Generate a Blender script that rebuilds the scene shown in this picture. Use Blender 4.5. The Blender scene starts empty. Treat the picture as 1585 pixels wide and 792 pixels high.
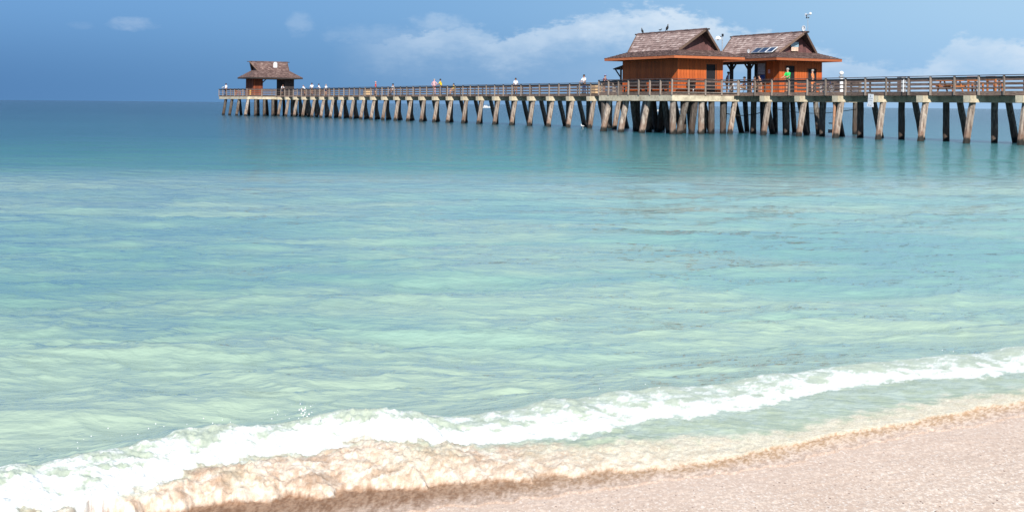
import bpy, math, random
import numpy as np
from mathutils import Vector, Matrix
random.seed(7)
RS = np.random.RandomState(11)
SC = bpy.context.scene
COL = SC.collection
R = math.radians

# ------------------------------------------------------------------ camera
EYE = 2.2
cd = bpy.data.cameras.new("camera")
cam = bpy.data.objects.new("camera", cd)
COL.objects.link(cam)
cam.location = (0, 0, EYE)
cd.sensor_width = 36.0
cd.lens = 46.97
cd.shift_y = -(396 - 161.3) / 1585.0
cd.clip_start = 0.1
cd.clip_end = 30000
# level camera, rolled by half a degree so the horizon falls to the right
ROLL = math.atan(0.00895)
cam.rotation_euler = (Matrix.Rotation(R(90), 3, 'X') @ Matrix.Rotation(ROLL, 3, 'Z')).to_euler()
SC.camera = cam

# ------------------------------------------------------------------ world: sky
SUN = Vector((0.007, -0.83, 0.56)).normalized()
w = bpy.data.worlds.new("World")
SC.world = w
w.use_nodes = True
nt = w.node_tree
nt.nodes.clear()
NEW = nt.nodes.new
def lk(a, b): nt.links.new(a, b)
def setv(sock, v):
    if hasattr(v, 'links') or hasattr(v, 'is_linked'):
        lk(v, sock)
    else:
        sock.default_value = v
def M(op, a, b=0.0, c=0.0, clamp=False):
    n = NEW('ShaderNodeMath'); n.operation = op; n.use_clamp = clamp
    setv(n.inputs[0], a); setv(n.inputs[1], b)
    if op in ('MULTIPLY_ADD',): setv(n.inputs[2], c)
    return n.outputs[0]
def MR(v, a, b, c=0.0, d=1.0, smooth=True):
    n = NEW('ShaderNodeMapRange'); n.clamp = True
    if smooth: n.interpolation_type = 'SMOOTHSTEP'
    setv(n.inputs[0], v); n.inputs[1].default_value = a; n.inputs[2].default_value = b
    n.inputs[3].default_value = c; n.inputs[4].default_value = d
    return n.outputs[0]
def MIX(f, a, b):
    n = NEW('ShaderNodeMix'); n.data_type = 'RGBA'
    setv(n.inputs[0], f); setv(n.inputs[6], a); setv(n.inputs[7], b)
    return n.outputs[2]
def RAMP(v, stops, interp='B_SPLINE'):
    n = NEW('ShaderNodeValToRGB'); n.color_ramp.interpolation = interp
    e = n.color_ramp.elements
    while len(e) > 1: e.remove(e[0])
    e[0].position = stops[0][0]; e[0].color = (*stops[0][1], 1)
    for p, cc in stops[1:]:
        q = e.new(p); q.color = (*cc, 1)
    lk(v, n.inputs[0])
    return n.outputs[0]
sky = NEW('ShaderNodeTexSky')
sky.sky_type = 'NISHITA'; sky.sun_disc = False
sky.sun_elevation = math.asin(SUN.z)
sky.sun_rotation = math.atan2(SUN.x, SUN.y)
sky.air_density = 1.0; sky.dust_density = 0.6; sky.ozone_density = 1.5
tc = NEW('ShaderNodeTexCoord')
nrm = NEW('ShaderNodeVectorMath'); nrm.operation = 'NORMALIZE'; lk(tc.outputs['Generated'], nrm.inputs[0])
sp = NEW('ShaderNodeSeparateXYZ'); lk(nrm.outputs[0], sp.inputs[0])
az = M('MULTIPLY', M('ARCTAN2', sp.outputs[0], sp.outputs[1]), 57.2958)      # degrees, + to the right
el = M('MULTIPLY', M('ARCSINE', sp.outputs[2]), 57.2958)
K = 8.2                                                                   # background strength is 0.1
def kc(r, g, b): return (r * K, g * K, b * K)
t = MR(az, -75, 75, 0, 1, False)
# low storm haze over the sea: deep blue on the left, paler to the right
base = RAMP(t, [(0.0, (.10, .225, .46)), (0.355, (.088, .222, .46)), (0.45, (.132, .300, .555)), (0.53, (.19, .375, .63)), (0.62, (.31, .53, .80)), (0.75, (.42, .64, .90)), (1, (.36, .55, .8))])
up = RAMP(t, [(0.0, (.16, .33, .62)), (0.355, (.155, .35, .66)), (0.5, (.20, .41, .70)), (0.64, (.44, .68, .90)), (1, (.42, .60, .82))])
skyc = MIX(MR(el, 0.3, 4.5), base, up)
# clouds: long bank with heaped tops
cmb = NEW('ShaderNodeCombineXYZ'); lk(M('MULTIPLY', az, 1.0), cmb.inputs[0]); lk(M('MULTIPLY', el, 2.1), cmb.inputs[1])
def NOI(scale, detail, rough, off=0.0):
    n = NEW('ShaderNodeTexNoise'); n.inputs['Scale'].default_value = scale
    n.inputs['Detail'].default_value = detail; n.inputs['Roughness'].default_value = rough
    if off:
        a = NEW('ShaderNodeVectorMath'); a.operation = 'ADD'; lk(cmb.outputs[0], a.inputs[0]); a.inputs[1].default_value = (off, off * .7, 3)
        lk(a.outputs[0], n.inputs['Vector'])
    else:
        lk(cmb.outputs[0], n.inputs['Vector'])
    return n.outputs['Fac']
nA = NOI(1.35, 6, .62)
nB = NOI(.45, 4, .5, 11.0)
nC = NOI(.22, 3, .5, 31.0)
# height of the cloud tops by azimuth (degrees of elevation)
tt = MR(az, -24, 24, 0, 1, False)
tp = RAMP(tt, [(0, (.55,)*3), (.38, (.56,)*3), (.43, (.66,)*3), (.46, (.70,)*3), (.49, (.58,)*3), (.52, (.66,)*3), (.58, (.80,)*3), (.625, (.84,)*3), (.655, (.80,)*3), (.70, (.66,)*3), (.74, (.60,)*3), (.80, (.40,)*3), (.855, (.34,)*3), (.885, (.60,)*3), (.93, (.56,)*3), (1, (.42,)*3)], 'LINEAR')
top = M('MULTIPLY', tp, 5.2)
edge = M('SUBTRACT', M('ADD', top, M('MULTIPLY', M('SUBTRACT', nA, .5), 1.7)), el)
dens = MR(edge, -.02, 0.55)
fall = MR(edge, 0.25, 2.3, 1, .14)
pres = RAMP(tt, [(0, (.0,)*3), (.34, (.0,)*3), (.42, (.62,)*3), (.46, (.66,)*3), (.51, (.62,)*3), (.545, (.80,)*3), (.575, (.98,)*3), (.63, (1,)*3), (.67, (.92,)*3), (.70, (.72,)*3), (.77, (.55,)*3), (.84, (.42,)*3), (.88, (.70,)*3), (.93, (.80,)*3), (1, (.6,)*3)], 'LINEAR')
body = M('MULTIPLY', M('MULTIPLY', dens, fall), pres)
body = M('MULTIPLY', body, MR(nB, .30, .60, .55, 1))
# small lone puffs
def PUFF(a0, e0, sa, se, amt):
    dx = M('DIVIDE', M('SUBTRACT', az, a0), sa); dy = M('DIVIDE', M('SUBTRACT', el, e0), se)
    d = M('ADD', M('MULTIPLY', dx, dx), M('MULTIPLY', dy, dy))
    d = M('ADD', d, M('MULTIPLY', M('SUBTRACT', nA, .5), 2.4))
    return M('MULTIPLY', MR(d, 1.0, -.25), amt)
pf = PUFF(-15.9, 3.15, 1.15, .34, .34)
for a in ((-17.9, 3.05, .6, .2, .10), (-9.0, 3.3, .75, .62, .26), (-5.9, 2.85, 2.6, .55, .20), (-3.2, 3.45, 1.5, .5, .35)):
    pf = M('MAXIMUM', pf, PUFF(*a))
# broken high cloud outside the framed strip, like the bank in view
hi = M('MULTIPLY', MR(nC, .50, .66), MR(el, 7, 16, 0, .55))
cl = M('MAXIMUM', M('MAXIMUM', M('MULTIPLY', body, .95), pf), hi)
cloudc = RAMP(t, [(0, (.50, .62, .80)), (.40, (.46, .60, .80)), (.46, (.56, .70, .86)), (.5, (.64, .77, .91)), (.62, (.74, .84, .95)), (1, (.6, .72, .85))])
skyc = MIX(cl, skyc, cloudc)
sc_ = NEW('ShaderNodeVectorMath'); sc_.operation = 'SCALE'; lk(skyc, sc_.inputs[0]); sc_.inputs['Scale'].default_value = K
# the blue of the open sky takes over above the haze
fin = MIX(MR(el, 6, 60, 0, .6), sc_.outputs[0], sky.outputs[0])
bg = NEW('ShaderNodeBackground'); lk(fin, bg.inputs[0]); bg.inputs[1].default_value = 0.1
wo = NEW('ShaderNodeOutputWorld'); lk(bg.outputs[0], wo.inputs[0])

# ------------------------------------------------------------------ sun
sd = bpy.data.lights.new("sun", 'SUN'); sd.energy = 4.6; sd.angle = R(0.6); sd.color = (1, .95, .87)
so = bpy.data.objects.new("sun", sd); COL.objects.link(so)
so.rotation_euler = (-SUN).to_track_quat('-Z', 'Y').to_euler()
so.location = (0, 0, 30)
SC.view_settings.view_transform = 'Standard'
SC.view_settings.look = 'None'
SC.view_settings.exposure = 0.3
SC.view_settings.gamma = 1.0

# ------------------------------------------------------------------ materials
def mat(name, build):
    global nt, NEW
    m = bpy.data.materials.new(name); m.use_nodes = True
    nt = m.node_tree; nt.nodes.clear(); NEW = nt.nodes.new
    p = NEW('ShaderNodeBsdfPrincipled'); o = NEW('ShaderNodeOutputMaterial'); lk(p.outputs[0], o.inputs[0])
    build(p)
    return m
def vec(scale=(1, 1, 1), src='Object'):
    t = NEW('ShaderNodeTexCoord'); v = NEW('ShaderNodeMapping'); lk(t.outputs[src], v.inputs[0]); v.inputs['Scale'].default_value = scale
    return v.outputs[0]
def noise(v, s, d=4, r=.55, dist=0.0):
    n = NEW('ShaderNodeTexNoise'); lk(v, n.inputs['Vector']); n.inputs['Scale'].default_value = s; n.inputs['Detail'].default_value = d
    n.inputs['Roughness'].default_value = r; n.inputs['Distortion'].default_value = dist
    return n.outputs['Fac']
def bump(p, h, strength, dist, prev=None):
    b = NEW('ShaderNodeBump'); b.inputs['Strength'].default_value = strength; b.inputs['Distance'].default_value = dist
    lk(h, b.inputs['Height'])
    if prev: lk(prev, b.inputs['Normal'])
    if p: lk(b.outputs[0], p.inputs['Normal'])
    return b.outputs[0]
def rnd():
    n = NEW('ShaderNodeObjectInfo'); return n.outputs['Random']
def C(r, g, b): return (r, g, b, 1)
def plain(name, c, rough=.6, metal=0.0, var=.25, s=6):
    def f(p):
        n = noise(vec(), s)
        lk(MIX(MR(n, .3, .7), C(*[x * (1 - var) for x in c]), C(*[min(1, x * (1 + var * .6)) for x in c])), p.inputs['Base Color'])
        p.inputs['Roughness'].default_value = rough; p.inputs['Metallic'].default_value = metal
    return mat(name, f)
def f_wood(c1, c2, sc=(1, 8, 8), rr=.3):
    def f(p):
        n = noise(vec(sc), 3.0, 5, .6); r = rnd()
        a = MIX(MR(n, .3, .72), C(*c1), C(*c2))
        h = NEW('ShaderNodeHueSaturation'); lk(a, h.inputs['Color']); lk(MR(r, 0, 1, 1 - rr, 1 + rr, False), h.inputs['Value'])
        lk(h.outputs[0], p.inputs['Base Color']); p.inputs['Roughness'].default_value = .85
        bump(p, n, .5, .01)
    return f
M_rail = mat('weathered rail wood', f_wood((.085, .060, .052), (.22, .155, .13)))
M_post = mat('grey rail post wood', f_wood((.16, .125, .105), (.38, .31, .26), (8, 8, 1)))
M_railtop = mat('dark cap rail wood', f_wood((.05, .04, .045), (.15, .11, .10)))
M_fascia = mat('stained deck edge wood', f_wood((.10, .062, .05), (.27, .19, .145)))
M_deck = mat('grey deck wood', f_wood((.13, .11, .10), (.26, .22, .19), (1, 1, 1)))
M_dark = mat('dark creosoted wood', f_wood((.030, .024, .022), (.07, .05, .045)))
M_trim = mat('brown trim wood', f_wood((.12, .075, .055), (.24, .15, .11)))
M_bench = mat('oiled orange wood', f_wood((.34, .11, .035), (.55, .21, .07)))
def f_cream(p):
    v = vec(); n = noise(v, 1.6, 6, .65); n2 = noise(vec((1, 1, .35)), 7, 4, .6); r = rnd()
    a = MIX(MR(n, .32, .62), C(.44, .37, .26), C(.72, .63, .46))
    a = MIX(MR(n2, .58, .80, 0, .6), a, C(.30, .22, .14))
    h = NEW('ShaderNodeHueSaturation'); lk(a, h.inputs['Color']); lk(MR(r, 0, 1, .88, 1.08, False), h.inputs['Value'])
    lk(h.outputs[0], p.inputs['Base Color']); p.inputs['Roughness'].default_value = .9
    bump(p, n2, .5, .015)
M_cap = mat('stained cream concrete', f_cream)
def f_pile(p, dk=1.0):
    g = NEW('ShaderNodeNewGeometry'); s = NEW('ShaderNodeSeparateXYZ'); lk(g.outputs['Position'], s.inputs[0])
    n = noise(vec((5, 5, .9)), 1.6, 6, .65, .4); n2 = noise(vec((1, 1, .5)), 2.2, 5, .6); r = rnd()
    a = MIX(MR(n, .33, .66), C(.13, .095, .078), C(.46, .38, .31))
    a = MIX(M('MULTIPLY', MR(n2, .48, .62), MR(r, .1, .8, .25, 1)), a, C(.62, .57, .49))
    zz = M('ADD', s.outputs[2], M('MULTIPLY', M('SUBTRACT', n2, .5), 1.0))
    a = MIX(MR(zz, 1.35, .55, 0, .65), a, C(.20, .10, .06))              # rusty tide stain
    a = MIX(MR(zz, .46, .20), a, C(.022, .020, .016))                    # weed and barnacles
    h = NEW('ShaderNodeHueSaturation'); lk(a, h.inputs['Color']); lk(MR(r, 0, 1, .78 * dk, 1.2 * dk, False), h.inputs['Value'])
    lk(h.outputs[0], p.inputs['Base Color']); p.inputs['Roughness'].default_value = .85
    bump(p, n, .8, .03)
M_pile_shade = mat('shaded pile', lambda p: f_pile(p, .36))  # same pile darkened: the shade under the deck is put into its colour
M_pile = mat('weathered jacketed pile', f_pile)
def f_siding(p):
    n = noise(vec((6, 6, .7)), 2.2, 5, .6); r = rnd()
    a = MIX(MR(n, .3, .7), C(.42, .078, .014), (.62, .135, .025, 1))
    h = NEW('ShaderNodeHueSaturation'); lk(a, h.inputs['Color']); lk(MR(r, 0, 1, .82, 1.1, False), h.inputs['Value'])
    lk(h.outputs[0], p.inputs['Base Color']); p.inputs['Roughness'].default_value = .75
    bump(p, n, .3, .01)
M_side = mat('orange stained siding', f_siding)
M_red_old = mat('old red brown board', f_wood((.16, .035, .012), (.30, .07, .025)))
M_fas = mat('orange brown eave board', f_wood((.32, .085, .03), (.50, .145, .05)))
M_side_dark = mat('red brown gable board', f_wood((.10, .045, .045), (.20, .09, .085)))
def f_shin(c1, c2, c3):
    def f(p):
        at = NEW('ShaderNodeAttribute'); at.attribute_name = 'shade'
        n = noise(vec((3, 3, 3)), 3, 4, .6)
        a = RAMP(at.outputs['Fac'], [(0, c1), (.55, c2), (1, c3)], 'LINEAR')
        a = MIX(MR(n, .35, .75, 0, .45), a, C(*c1))
        lk(a, p.inputs['Base Color']); p.inputs['Roughness'].default_value = .9
    return f
M_shin = mat('grey pink cedar shingle', f_shin((.13, .075, .065), (.38, .265, .235), (.62, .49, .44)))
M_shin2 = mat('old dark cedar shingle', f_shin((.065, .036, .032), (.19, .115, .10), (.40, .28, .24)))
M_black = plain('black painted metal', (.012, .012, .015), .45)
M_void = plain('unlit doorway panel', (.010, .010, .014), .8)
M_white = plain('white paint', (.82, .83, .84), .5, 0, .06)
M_wcloth = plain('white cloth', (.82, .83, .86), .9, 0, .06)
M_skin = plain('skin', (.55, .30, .20), .6, 0, .12)
M_skin2 = plain('tanned skin', (.38, .19, .12), .6, 0, .12)
M_hair = plain('dark hair', (.02, .016, .014), .7)
M_hairw = plain('grey hair', (.34, .32, .30), .8)
M_red = plain('red cloth', (.62, .03, .03), .9)
M_yel = plain('yellow cloth', (.80, .62, .03), .9)
M_grn = plain('bright green cloth', (.04, .72, .14), .9, 0, .12)
M_org = plain('orange cloth', (.85, .26, .09), .9)
M_pink = plain('pink cloth', (.80, .42, .42), .9)
M_purp = plain('purple and white cloth', (.30, .26, .42), .9, 0, .7, 25)
M_maro = plain('maroon cloth', (.16, .05, .09), .9)
M_navy = plain('navy cloth', (.02, .04, .12), .9)
M_jean = plain('blue jeans', (.06, .12, .26), .9)
M_khaki = plain('khaki cloth', (.30, .20, .13), .9)
M_kraft = plain('tan board', (.62, .42, .24), .85)
M_grey = plain('grey painted metal', (.34, .36, .38), .5)
M_poster = plain('grey notice paper', (.42, .42, .46), .8, 0, .35, 9)
M_blue = plain('blue printed panel', (.02, .06, .26), .7)
M_panel = plain('dark blue solar glass', (.02, .035, .09), .12)
M_feather = plain('black feathers', (.014, .014, .016), .8)
M_wfeather = plain('white feathers', (.8, .8, .78), .8)
M_rope = plain('dark rope', (.03, .03, .03), .9)
M_bluepost = plain('pale blue glass print', (.28, .42, .50), .5)
M_beigepost = plain('beige print', (.72, .52, .40), .6)

# ------------------------------------------------------------------ geometry helpers
class G:
    def __init__(s): s.v = []; s.f = []; s.c = []
    def add(s, vs, fs, c=0.5):
        o = len(s.v); s.v += [tuple(q) for q in vs]; s.f += [tuple(i + o for i in q) for q in fs]; s.c += [c] * len(vs)
    def box(s, c, d, rz=0.0, sh=.5):
        x, y, z = d[0] / 2, d[1] / 2, d[2] / 2; cs, sn = math.cos(rz), math.sin(rz); vs = []
        for k in (-z, z):
            for i, j in ((-x, -y), (x, -y), (x, y), (-x, y)):
                vs.append((c[0] + i * cs - j * sn, c[1] + i * sn + j * cs, c[2] + k))
        s.add(vs, [(3, 2, 1, 0), (4, 5, 6, 7), (0, 1, 5, 4), (1, 2, 6, 5), (2, 3, 7, 6), (3, 0, 4, 7)], sh)
    def b(s, x0, x1, y0, y1, z0, z1): s.box(((x0 + x1) / 2, (y0 + y1) / 2, (z0 + z1) / 2), (abs(x1 - x0), abs(y1 - y0), abs(z1 - z0)))
    def beam(s, p, q, wd, ht, up=(0, 0, 1)):
        p = Vector(p); q = Vector(q); d = (q - p).normalized(); u = Vector(up)
        if abs(d.dot(u)) > .98: u = Vector((1, 0, 0))
        sx = d.cross(u).normalized() * wd / 2; sz = sx.cross(d).normalized() * ht / 2
        vs = [p - sx - sz, p + sx - sz, p + sx + sz, p - sx + sz, q - sx - sz, q + sx - sz, q + sx + sz, q - sx + sz]
        s.add(vs, [(3, 2, 1, 0), (4, 5, 6, 7), (0, 1, 5, 4), (1, 2, 6, 5), (2, 3, 7, 6), (3, 0, 4, 7)])
    def tube(s, pts, rad, n=8, ph=0.0, jit=0.0):
        pts = [Vector(p) for p in pts]; m = len(pts)
        if not hasattr(rad, '__len__'): rad = [rad] * m
        vs = []
        for i, p in enumerate(pts):
            d = (pts[min(i + 1, m - 1)] - pts[max(i - 1, 0)]).normalized()
            u = Vector((1, 0, 0)) if abs(d.x) < .9 else Vector((0, 1, 0))
            a = (u - d * u.dot(d)).normalized(); b_ = d.cross(a)
            for k in range(n):
                th = ph + 2 * math.pi * k / n; r = rad[i] * (1 + (random.uniform(-jit, jit) if jit else 0))
                vs.append(p + a * math.cos(th) * r + b_ * math.sin(th) * r)
        fs = [(i * n + k, i * n + (k + 1) % n, (i + 1) * n + (k + 1) % n, (i + 1) * n + k) for i in range(m - 1) for k in range(n)]
        fs += [tuple(range(n - 1, -1, -1)), tuple((m - 1) * n + k for k in range(n))]
        s.add(vs, fs)
    def ball(s, c, r, n=10, m=6):
        c = Vector(c)
        if not hasattr(r, '__len__'): r = (r, r, r)
        vs = [c + Vector((0, 0, r[2]))]
        for i in range(1, m):
            th = math.pi * i / m
            for k in range(n):
                ph = 2 * math.pi * k / n
                vs.append(c + Vector((r[0] * math.sin(th) * math.cos(ph), r[1] * math.sin(th) * math.sin(ph), r[2] * math.cos(th))))
        vs.append(c - Vector((0, 0, r[2]))); L = len(vs) - 1
        fs = [(0, 1 + k, 1 + (k + 1) % n) for k in range(n)]
        fs += [(1 + i * n + k, 1 + (i + 1) * n + k, 1 + (i + 1) * n + (k + 1) % n, 1 + i * n + (k + 1) % n) for i in range(m - 2) for k in range(n)]
        fs += [(L, 1 + (m - 2) * n + (k + 1) % n, 1 + (m - 2) * n + k) for k in range(n)]
        s.add(vs, fs)
    def mesh(s, name, m, smooth=False, shade=False):
        me = bpy.data.meshes.new(name); me.from_pydata(s.v, [], s.f)
        me.materials.append(m)
        if shade:
            a = me.attributes.new('shade', 'FLOAT', 'POINT'); a.data.foreach_set('value', np.array(s.c, dtype=np.float32))
        if smooth: me.shade_smooth()
        me.update()
        return me
    def obj(s, name, m, parent=None, smooth=False, shade=False, **kw):
        return ob(name, s.mesh(name, m, smooth, shade), parent, **kw)
def ob(name, data, parent=None, loc=(0, 0, 0), rot=(0, 0, 0), label=None, cat=None, group=None, kind=None):
    o = bpy.data.objects.new(name, data); COL.objects.link(o); o.location = loc; o.rotation_euler = rot
    if parent is not None: o.parent = parent
    if label: o['label'] = label
    if cat: o['category'] = cat
    if group: o['group'] = group
    if kind: o['kind'] = kind
    return o
# pier frame: u runs along the pier towards the land, v across it away from the camera
ANG = math.atan2(-.8856, .4645)
def L(u, v, z=0.0): return (20.16 + .4645 * u + .8856 * v, 100 - .8856 * u + .4645 * v, z)
DK = 3.25                                                                   # deck level above the water
def thing(name, u, v, z, label, cat, group=None, rz=0.0):
    return ob(name, None, None, L(u, v, z), (0, 0, ANG + rz), label, cat, group)

# ------------------------------------------------------------------ pier
pier = thing('pier', 0, 0, 0, 'long timber pier on leaning concrete piles running out over the sea', 'pier')
US = [-2.3 + 4.09 * k for k in range(9)] + [-6.4, -10.5, -14.9, -19.3, -23.7] + [-28.1 - 3.92 * k for k in range(25)]
US = sorted(US)
def pile_mesh(p, q, r=.225, seed=0, m=None):
    g = G(); random.seed(seed); p = Vector(p); q = Vector(q); pts = []; rr = []
    for i in range(7):
        t_ = i / 6; pts.append(p.lerp(q, t_) + Vector((random.uniform(-.012, .012), random.uniform(-.012, .012), 0))); rr.append(r * (1.0 + random.uniform(-.04, .05)))
    g.tube(pts, rr, 8, R(22.5), .03)
    return g.mesh('pile', m or M_pile)
def ext(top_, bot):                                                         # carry the pile on below the water
    a = Vector(top_); b_ = Vector(bot); return a, a + (b_ - a) * 1.5
near = [pile_mesh(*ext((0, .58, 2.58), (-.04 * k, .16, 0)), seed=k) for k in range(3)]
mid = [pile_mesh(*ext((0, 0, 2.58), (.02, 0, 0)), seed=10 + k, m=M_pile_shade) for k in range(3)]
far = [pile_mesh(*ext((0, -.35, 2.58), (0, .35, 0)), seed=20 + k, m=M_pile_shade) for k in range(3)]
capg = G(); capg.b(-.29, .29, 0, 4.7, 2.56, 2.995); capm = capg.mesh('cap_beam', M_cap)
random.seed(3)
for i, u in enumerate(US):
    ob('cap_beam', capm, pier, (u, random.uniform(-.03, .03), 0))
    ob('pile', random.choice(near), pier, (u + random.uniform(-.1, .1), random.uniform(-.06, .06), 0))
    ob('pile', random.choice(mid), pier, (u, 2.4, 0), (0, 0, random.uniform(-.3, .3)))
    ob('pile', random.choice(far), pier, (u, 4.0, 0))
UA, UB = US[0] - 12, US[-1] + .5
g = G()
for v in (.75, 1.5, 2.4, 3.3, 4.0): g.b(UA + .5, UB, v - .06, v + .06, 2.998, 3.19)
g.obj('stringer', M_dark, pier)
def planks(parent, u0, u1, v0, v1, z, step=.15):
    g = G(); u = u0
    while u < u1 - .02:
        g.b(u, u + step - .012, v0 + random.uniform(-.01, .01), v1 + random.uniform(-.01, .01), z - .045, z + random.uniform(-.003, .003)); u += step
    return g.obj('deck_planks', M_deck, parent, kind='stuff')
planks(pier, UA, UB, .50, 4.15, DK)
meshcache = {}
def bar(name, ln, wd, ht, m):
    key = (name, round(ln, 3), wd, ht, m.name)
    if key not in meshcache:
        g = G(); g.b(0, ln, -wd / 2, wd / 2, -ht / 2, ht / 2); meshcache[key] = g.mesh(name, m)
    return meshcache[key]
postm = G(); postm.b(-.055, .055, -.05, .05, 3.02, 4.24); postm = postm.mesh('rail_post', M_post)
def railing(parent, p, q, out, step=2.0, fascia=True, ends=True):
    """posts, three boards, a cap and an edge board from p to q (u,v); out = unit vector to the outside"""
    p = Vector((*p, 0)); q = Vector((*q, 0)); d = q - p; ln = d.length; d.normalize(); a = math.atan2(d.y, d.x)
    n = max(1, round(ln / step)); st = ln / n; out = Vector((*out, 0))
    for i in range(0 if ends else 1, n + 1):
        ob('rail_post', postm, parent, p + d * (i * st) + out * .03 + Vector((0, 0, random.uniform(-.01, .01))), (random.uniform(-.008, .008), random.uniform(-.01, .01), a))
    nb = max(1, math.ceil(ln / 4.2)); sb = ln / nb
    for i in range(nb):
        s0 = p + d * (i * sb)
        def one(nm, z, wd, ht, m, off):
            o = ob(nm, bar(nm, sb - .006, wd, ht, m), parent, s0 + out * off + Vector((0, 0, z)), (0, random.uniform(-.002, .002), a))
        one('rail_board', 3.50, .038, .085, M_rail, -.045)
        one('rail_board', 3.78, .038, .085, M_rail, -.045)
        one('rail_board', 4.10, .038, .17, M_rail, -.045)
        one('cap_rail', 4.265, .20, .045, M_railtop, -.0)
        if fascia: one('edge_board', 3.135, .05, .27, M_fascia, -.055)
T2, T3 = -4.35, 9.2
P0, P1 = (-16.44, -5.73)                                                    # the hut platform
T0, T1 = (-139.8, -123.7)                                                   # the head of the pier
S0, S1 = (-15.6, -3.2)                                                      # platform behind the second hut
railing(pier, (T1, .45), (P0, .45), (0, -1), 1.97, ends=False)
railing(pier, (P1, .45), (UB, .45), (0, -1), 2.045)
railing(pier, (T1, 4.2), (S0, 4.2), (0, 1), 1.97, ends=False)
railing(pier, (S1, 4.2), (UB, 4.2), (0, 1), 2.045, ends=False)
# hut platform on the near side
vn = -5.93
def slab(name, *a, m=M_cap, **k):
    g = G(); g.b(*a); return g.obj(name, m, pier, **k)
slab('edge_beam', P0, P1, vn, vn + .5, 2.56, 2.995)
slab('edge_beam', P1 - .5, P1 - .002, vn + .502, -.05, 2.558, 2.992)
slab('edge_beam', P0 + .002, P0 + .5, vn + .502, -.05, 2.558, 2.992)
for u in (-10.5, -14.0): slab('cross_beam', u - .25, u + .25, vn + .503, -.05, 2.57, 2.99)
planks(pier, P0, P1, vn + .05, .45, DK)
slab('joist', P0 + .1, P1 - .1, -3.2, -3.05, 3.0, 3.19, m=M_dark)
railing(pier, (P0, vn), (P1, vn), (0, -1), 1.53)
railing(pier, (P1, vn), (P1, .30), (1, 0), 1.78, ends=False)
railing(pier, (P0, vn), (P0, .30), (-1, 0), 1.78, ends=False)
BRIGHT = ((-13.0, -5.4), (-9.8, -5.4), (-6.05, -5.6), (-6.1, -2.9), (-6.1, -.75), (-15.4, -5.5))  # piles that keep the sunlit colour; the others get the painted shade
def raked(u, v, du, dv, r=.24, seed=0):
    m = pile_mesh(*ext((0, 0, 2.58), (du, dv, 0)), r=r, seed=seed, m=M_pile if (u, v) in BRIGHT or (u < -120 and v < T2 + .3 and u > T1 - 2) else M_pile_shade); ob('pile', m, pier, (u, v, 0))
k = 40
for u, v, du, dv in ((-16.1, -5.6, 0, .0), (-15.4, -5.5, -.3, -.45), (-13.0, -5.4, 0, -.55), (-9.8, -5.4, 0, -.6), (-6.05, -5.6, 0, 0),
                     (-6.1, -4.35, -.1, -.6), (-6.1, -2.9, 0, 0), (-6.1, -1.95, 0, 0.02), (-6.2, -.75, 0, 0), (-6.1, -3.5, -.2, -.2),
                     (-15.0, -3.5, 0, .4), (-13.0, -3.2, 0, 0), (-10.5, -3.4, 0, .5), (-8.4, -3.0, .0, 0), (-14, -1.2, 0, -.3), (-10.5, -1.0, 0, .3), (-8.3, -1.1, 0, 0), (-16.0, -2.4, 0, 0), (-16.0, -.8, 0, .4)):
    k += 1; raked(u, v, du, dv, .25, k)
# platform behind the second hut
slab('edge_beam', S0, S1, 10.3, 10.7, 2.57, 2.99)
slab('edge_beam', S1 - .4, S1, 4.75, 10.29, 2.572, 2.991)
slab('edge_beam', S0, S0 + .4, 4.75, 10.29, 2.572, 2.991)
planks(pier, S0, S1, 4.16, 10.6, DK)
railing(pier, (S0, 10.6), (S1, 10.6), (0, 1), 2.0, ends=True)
railing(pier, (S1, 4.4), (S1, 10.5), (1, 0), 2.0, ends=False)
for u in (-15.3, -11.2, -7.2, -3.4):
    for v in (6.2, 8.4, 10.3):
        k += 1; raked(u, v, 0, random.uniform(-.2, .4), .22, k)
# head of the pier
T2, T3 = -4.35, 9.2
for a in ((T0, T1, T2, T2 + .45), (T0, T1, T3 - .45, T3)): slab('edge_beam', *a, 2.6, 2.995)
for u in (T1 - .45, T1 - 5.3, T1 - 10.6, T0): slab('cross_beam', u, u + .448, T2 + .452, T3 - .452, 2.602, 2.992)
planks(pier, T0, T1, T2 + .05, T3 - .05, DK)
railing(pier, (T0, T2), (T1, T2), (0, -1), 2.3)
railing(pier, (T1, T2), (T1, .3), (1, 0), 2.0, ends=False)
railing(pier, (T1, 4.4), (T1, T3), (1, 0), 2.0)
railing(pier, (T0, T2), (T0, T3), (-1, 0), 2.3, ends=False)
railing(pier, (T0, T3), (T1, T3), (0, 1), 2.3, ends=False)
for u in (T0 + 3.2, T0 + 6.9, T0 + 10.9, T1 - .3):
    k += 1; raked(u, T2 + .25, 0, -.42, .24, k)
for v in (-2.9, -1.5, -.1):
    k += 1; raked(T1 - .3, v, 0, 0, .25, k)
for u in (T1 - 5.3, T1 - 10.6, T0 + .4):
    for v in (-1, 2, 5, 8.6):
        k += 1; raked(u, v, 0, random.uniform(-.1, .4), .24, k)
for v in (5.5, 8.6):
    k += 1; raked(T1 - .3, v, 0, .35, .24, k)
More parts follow.
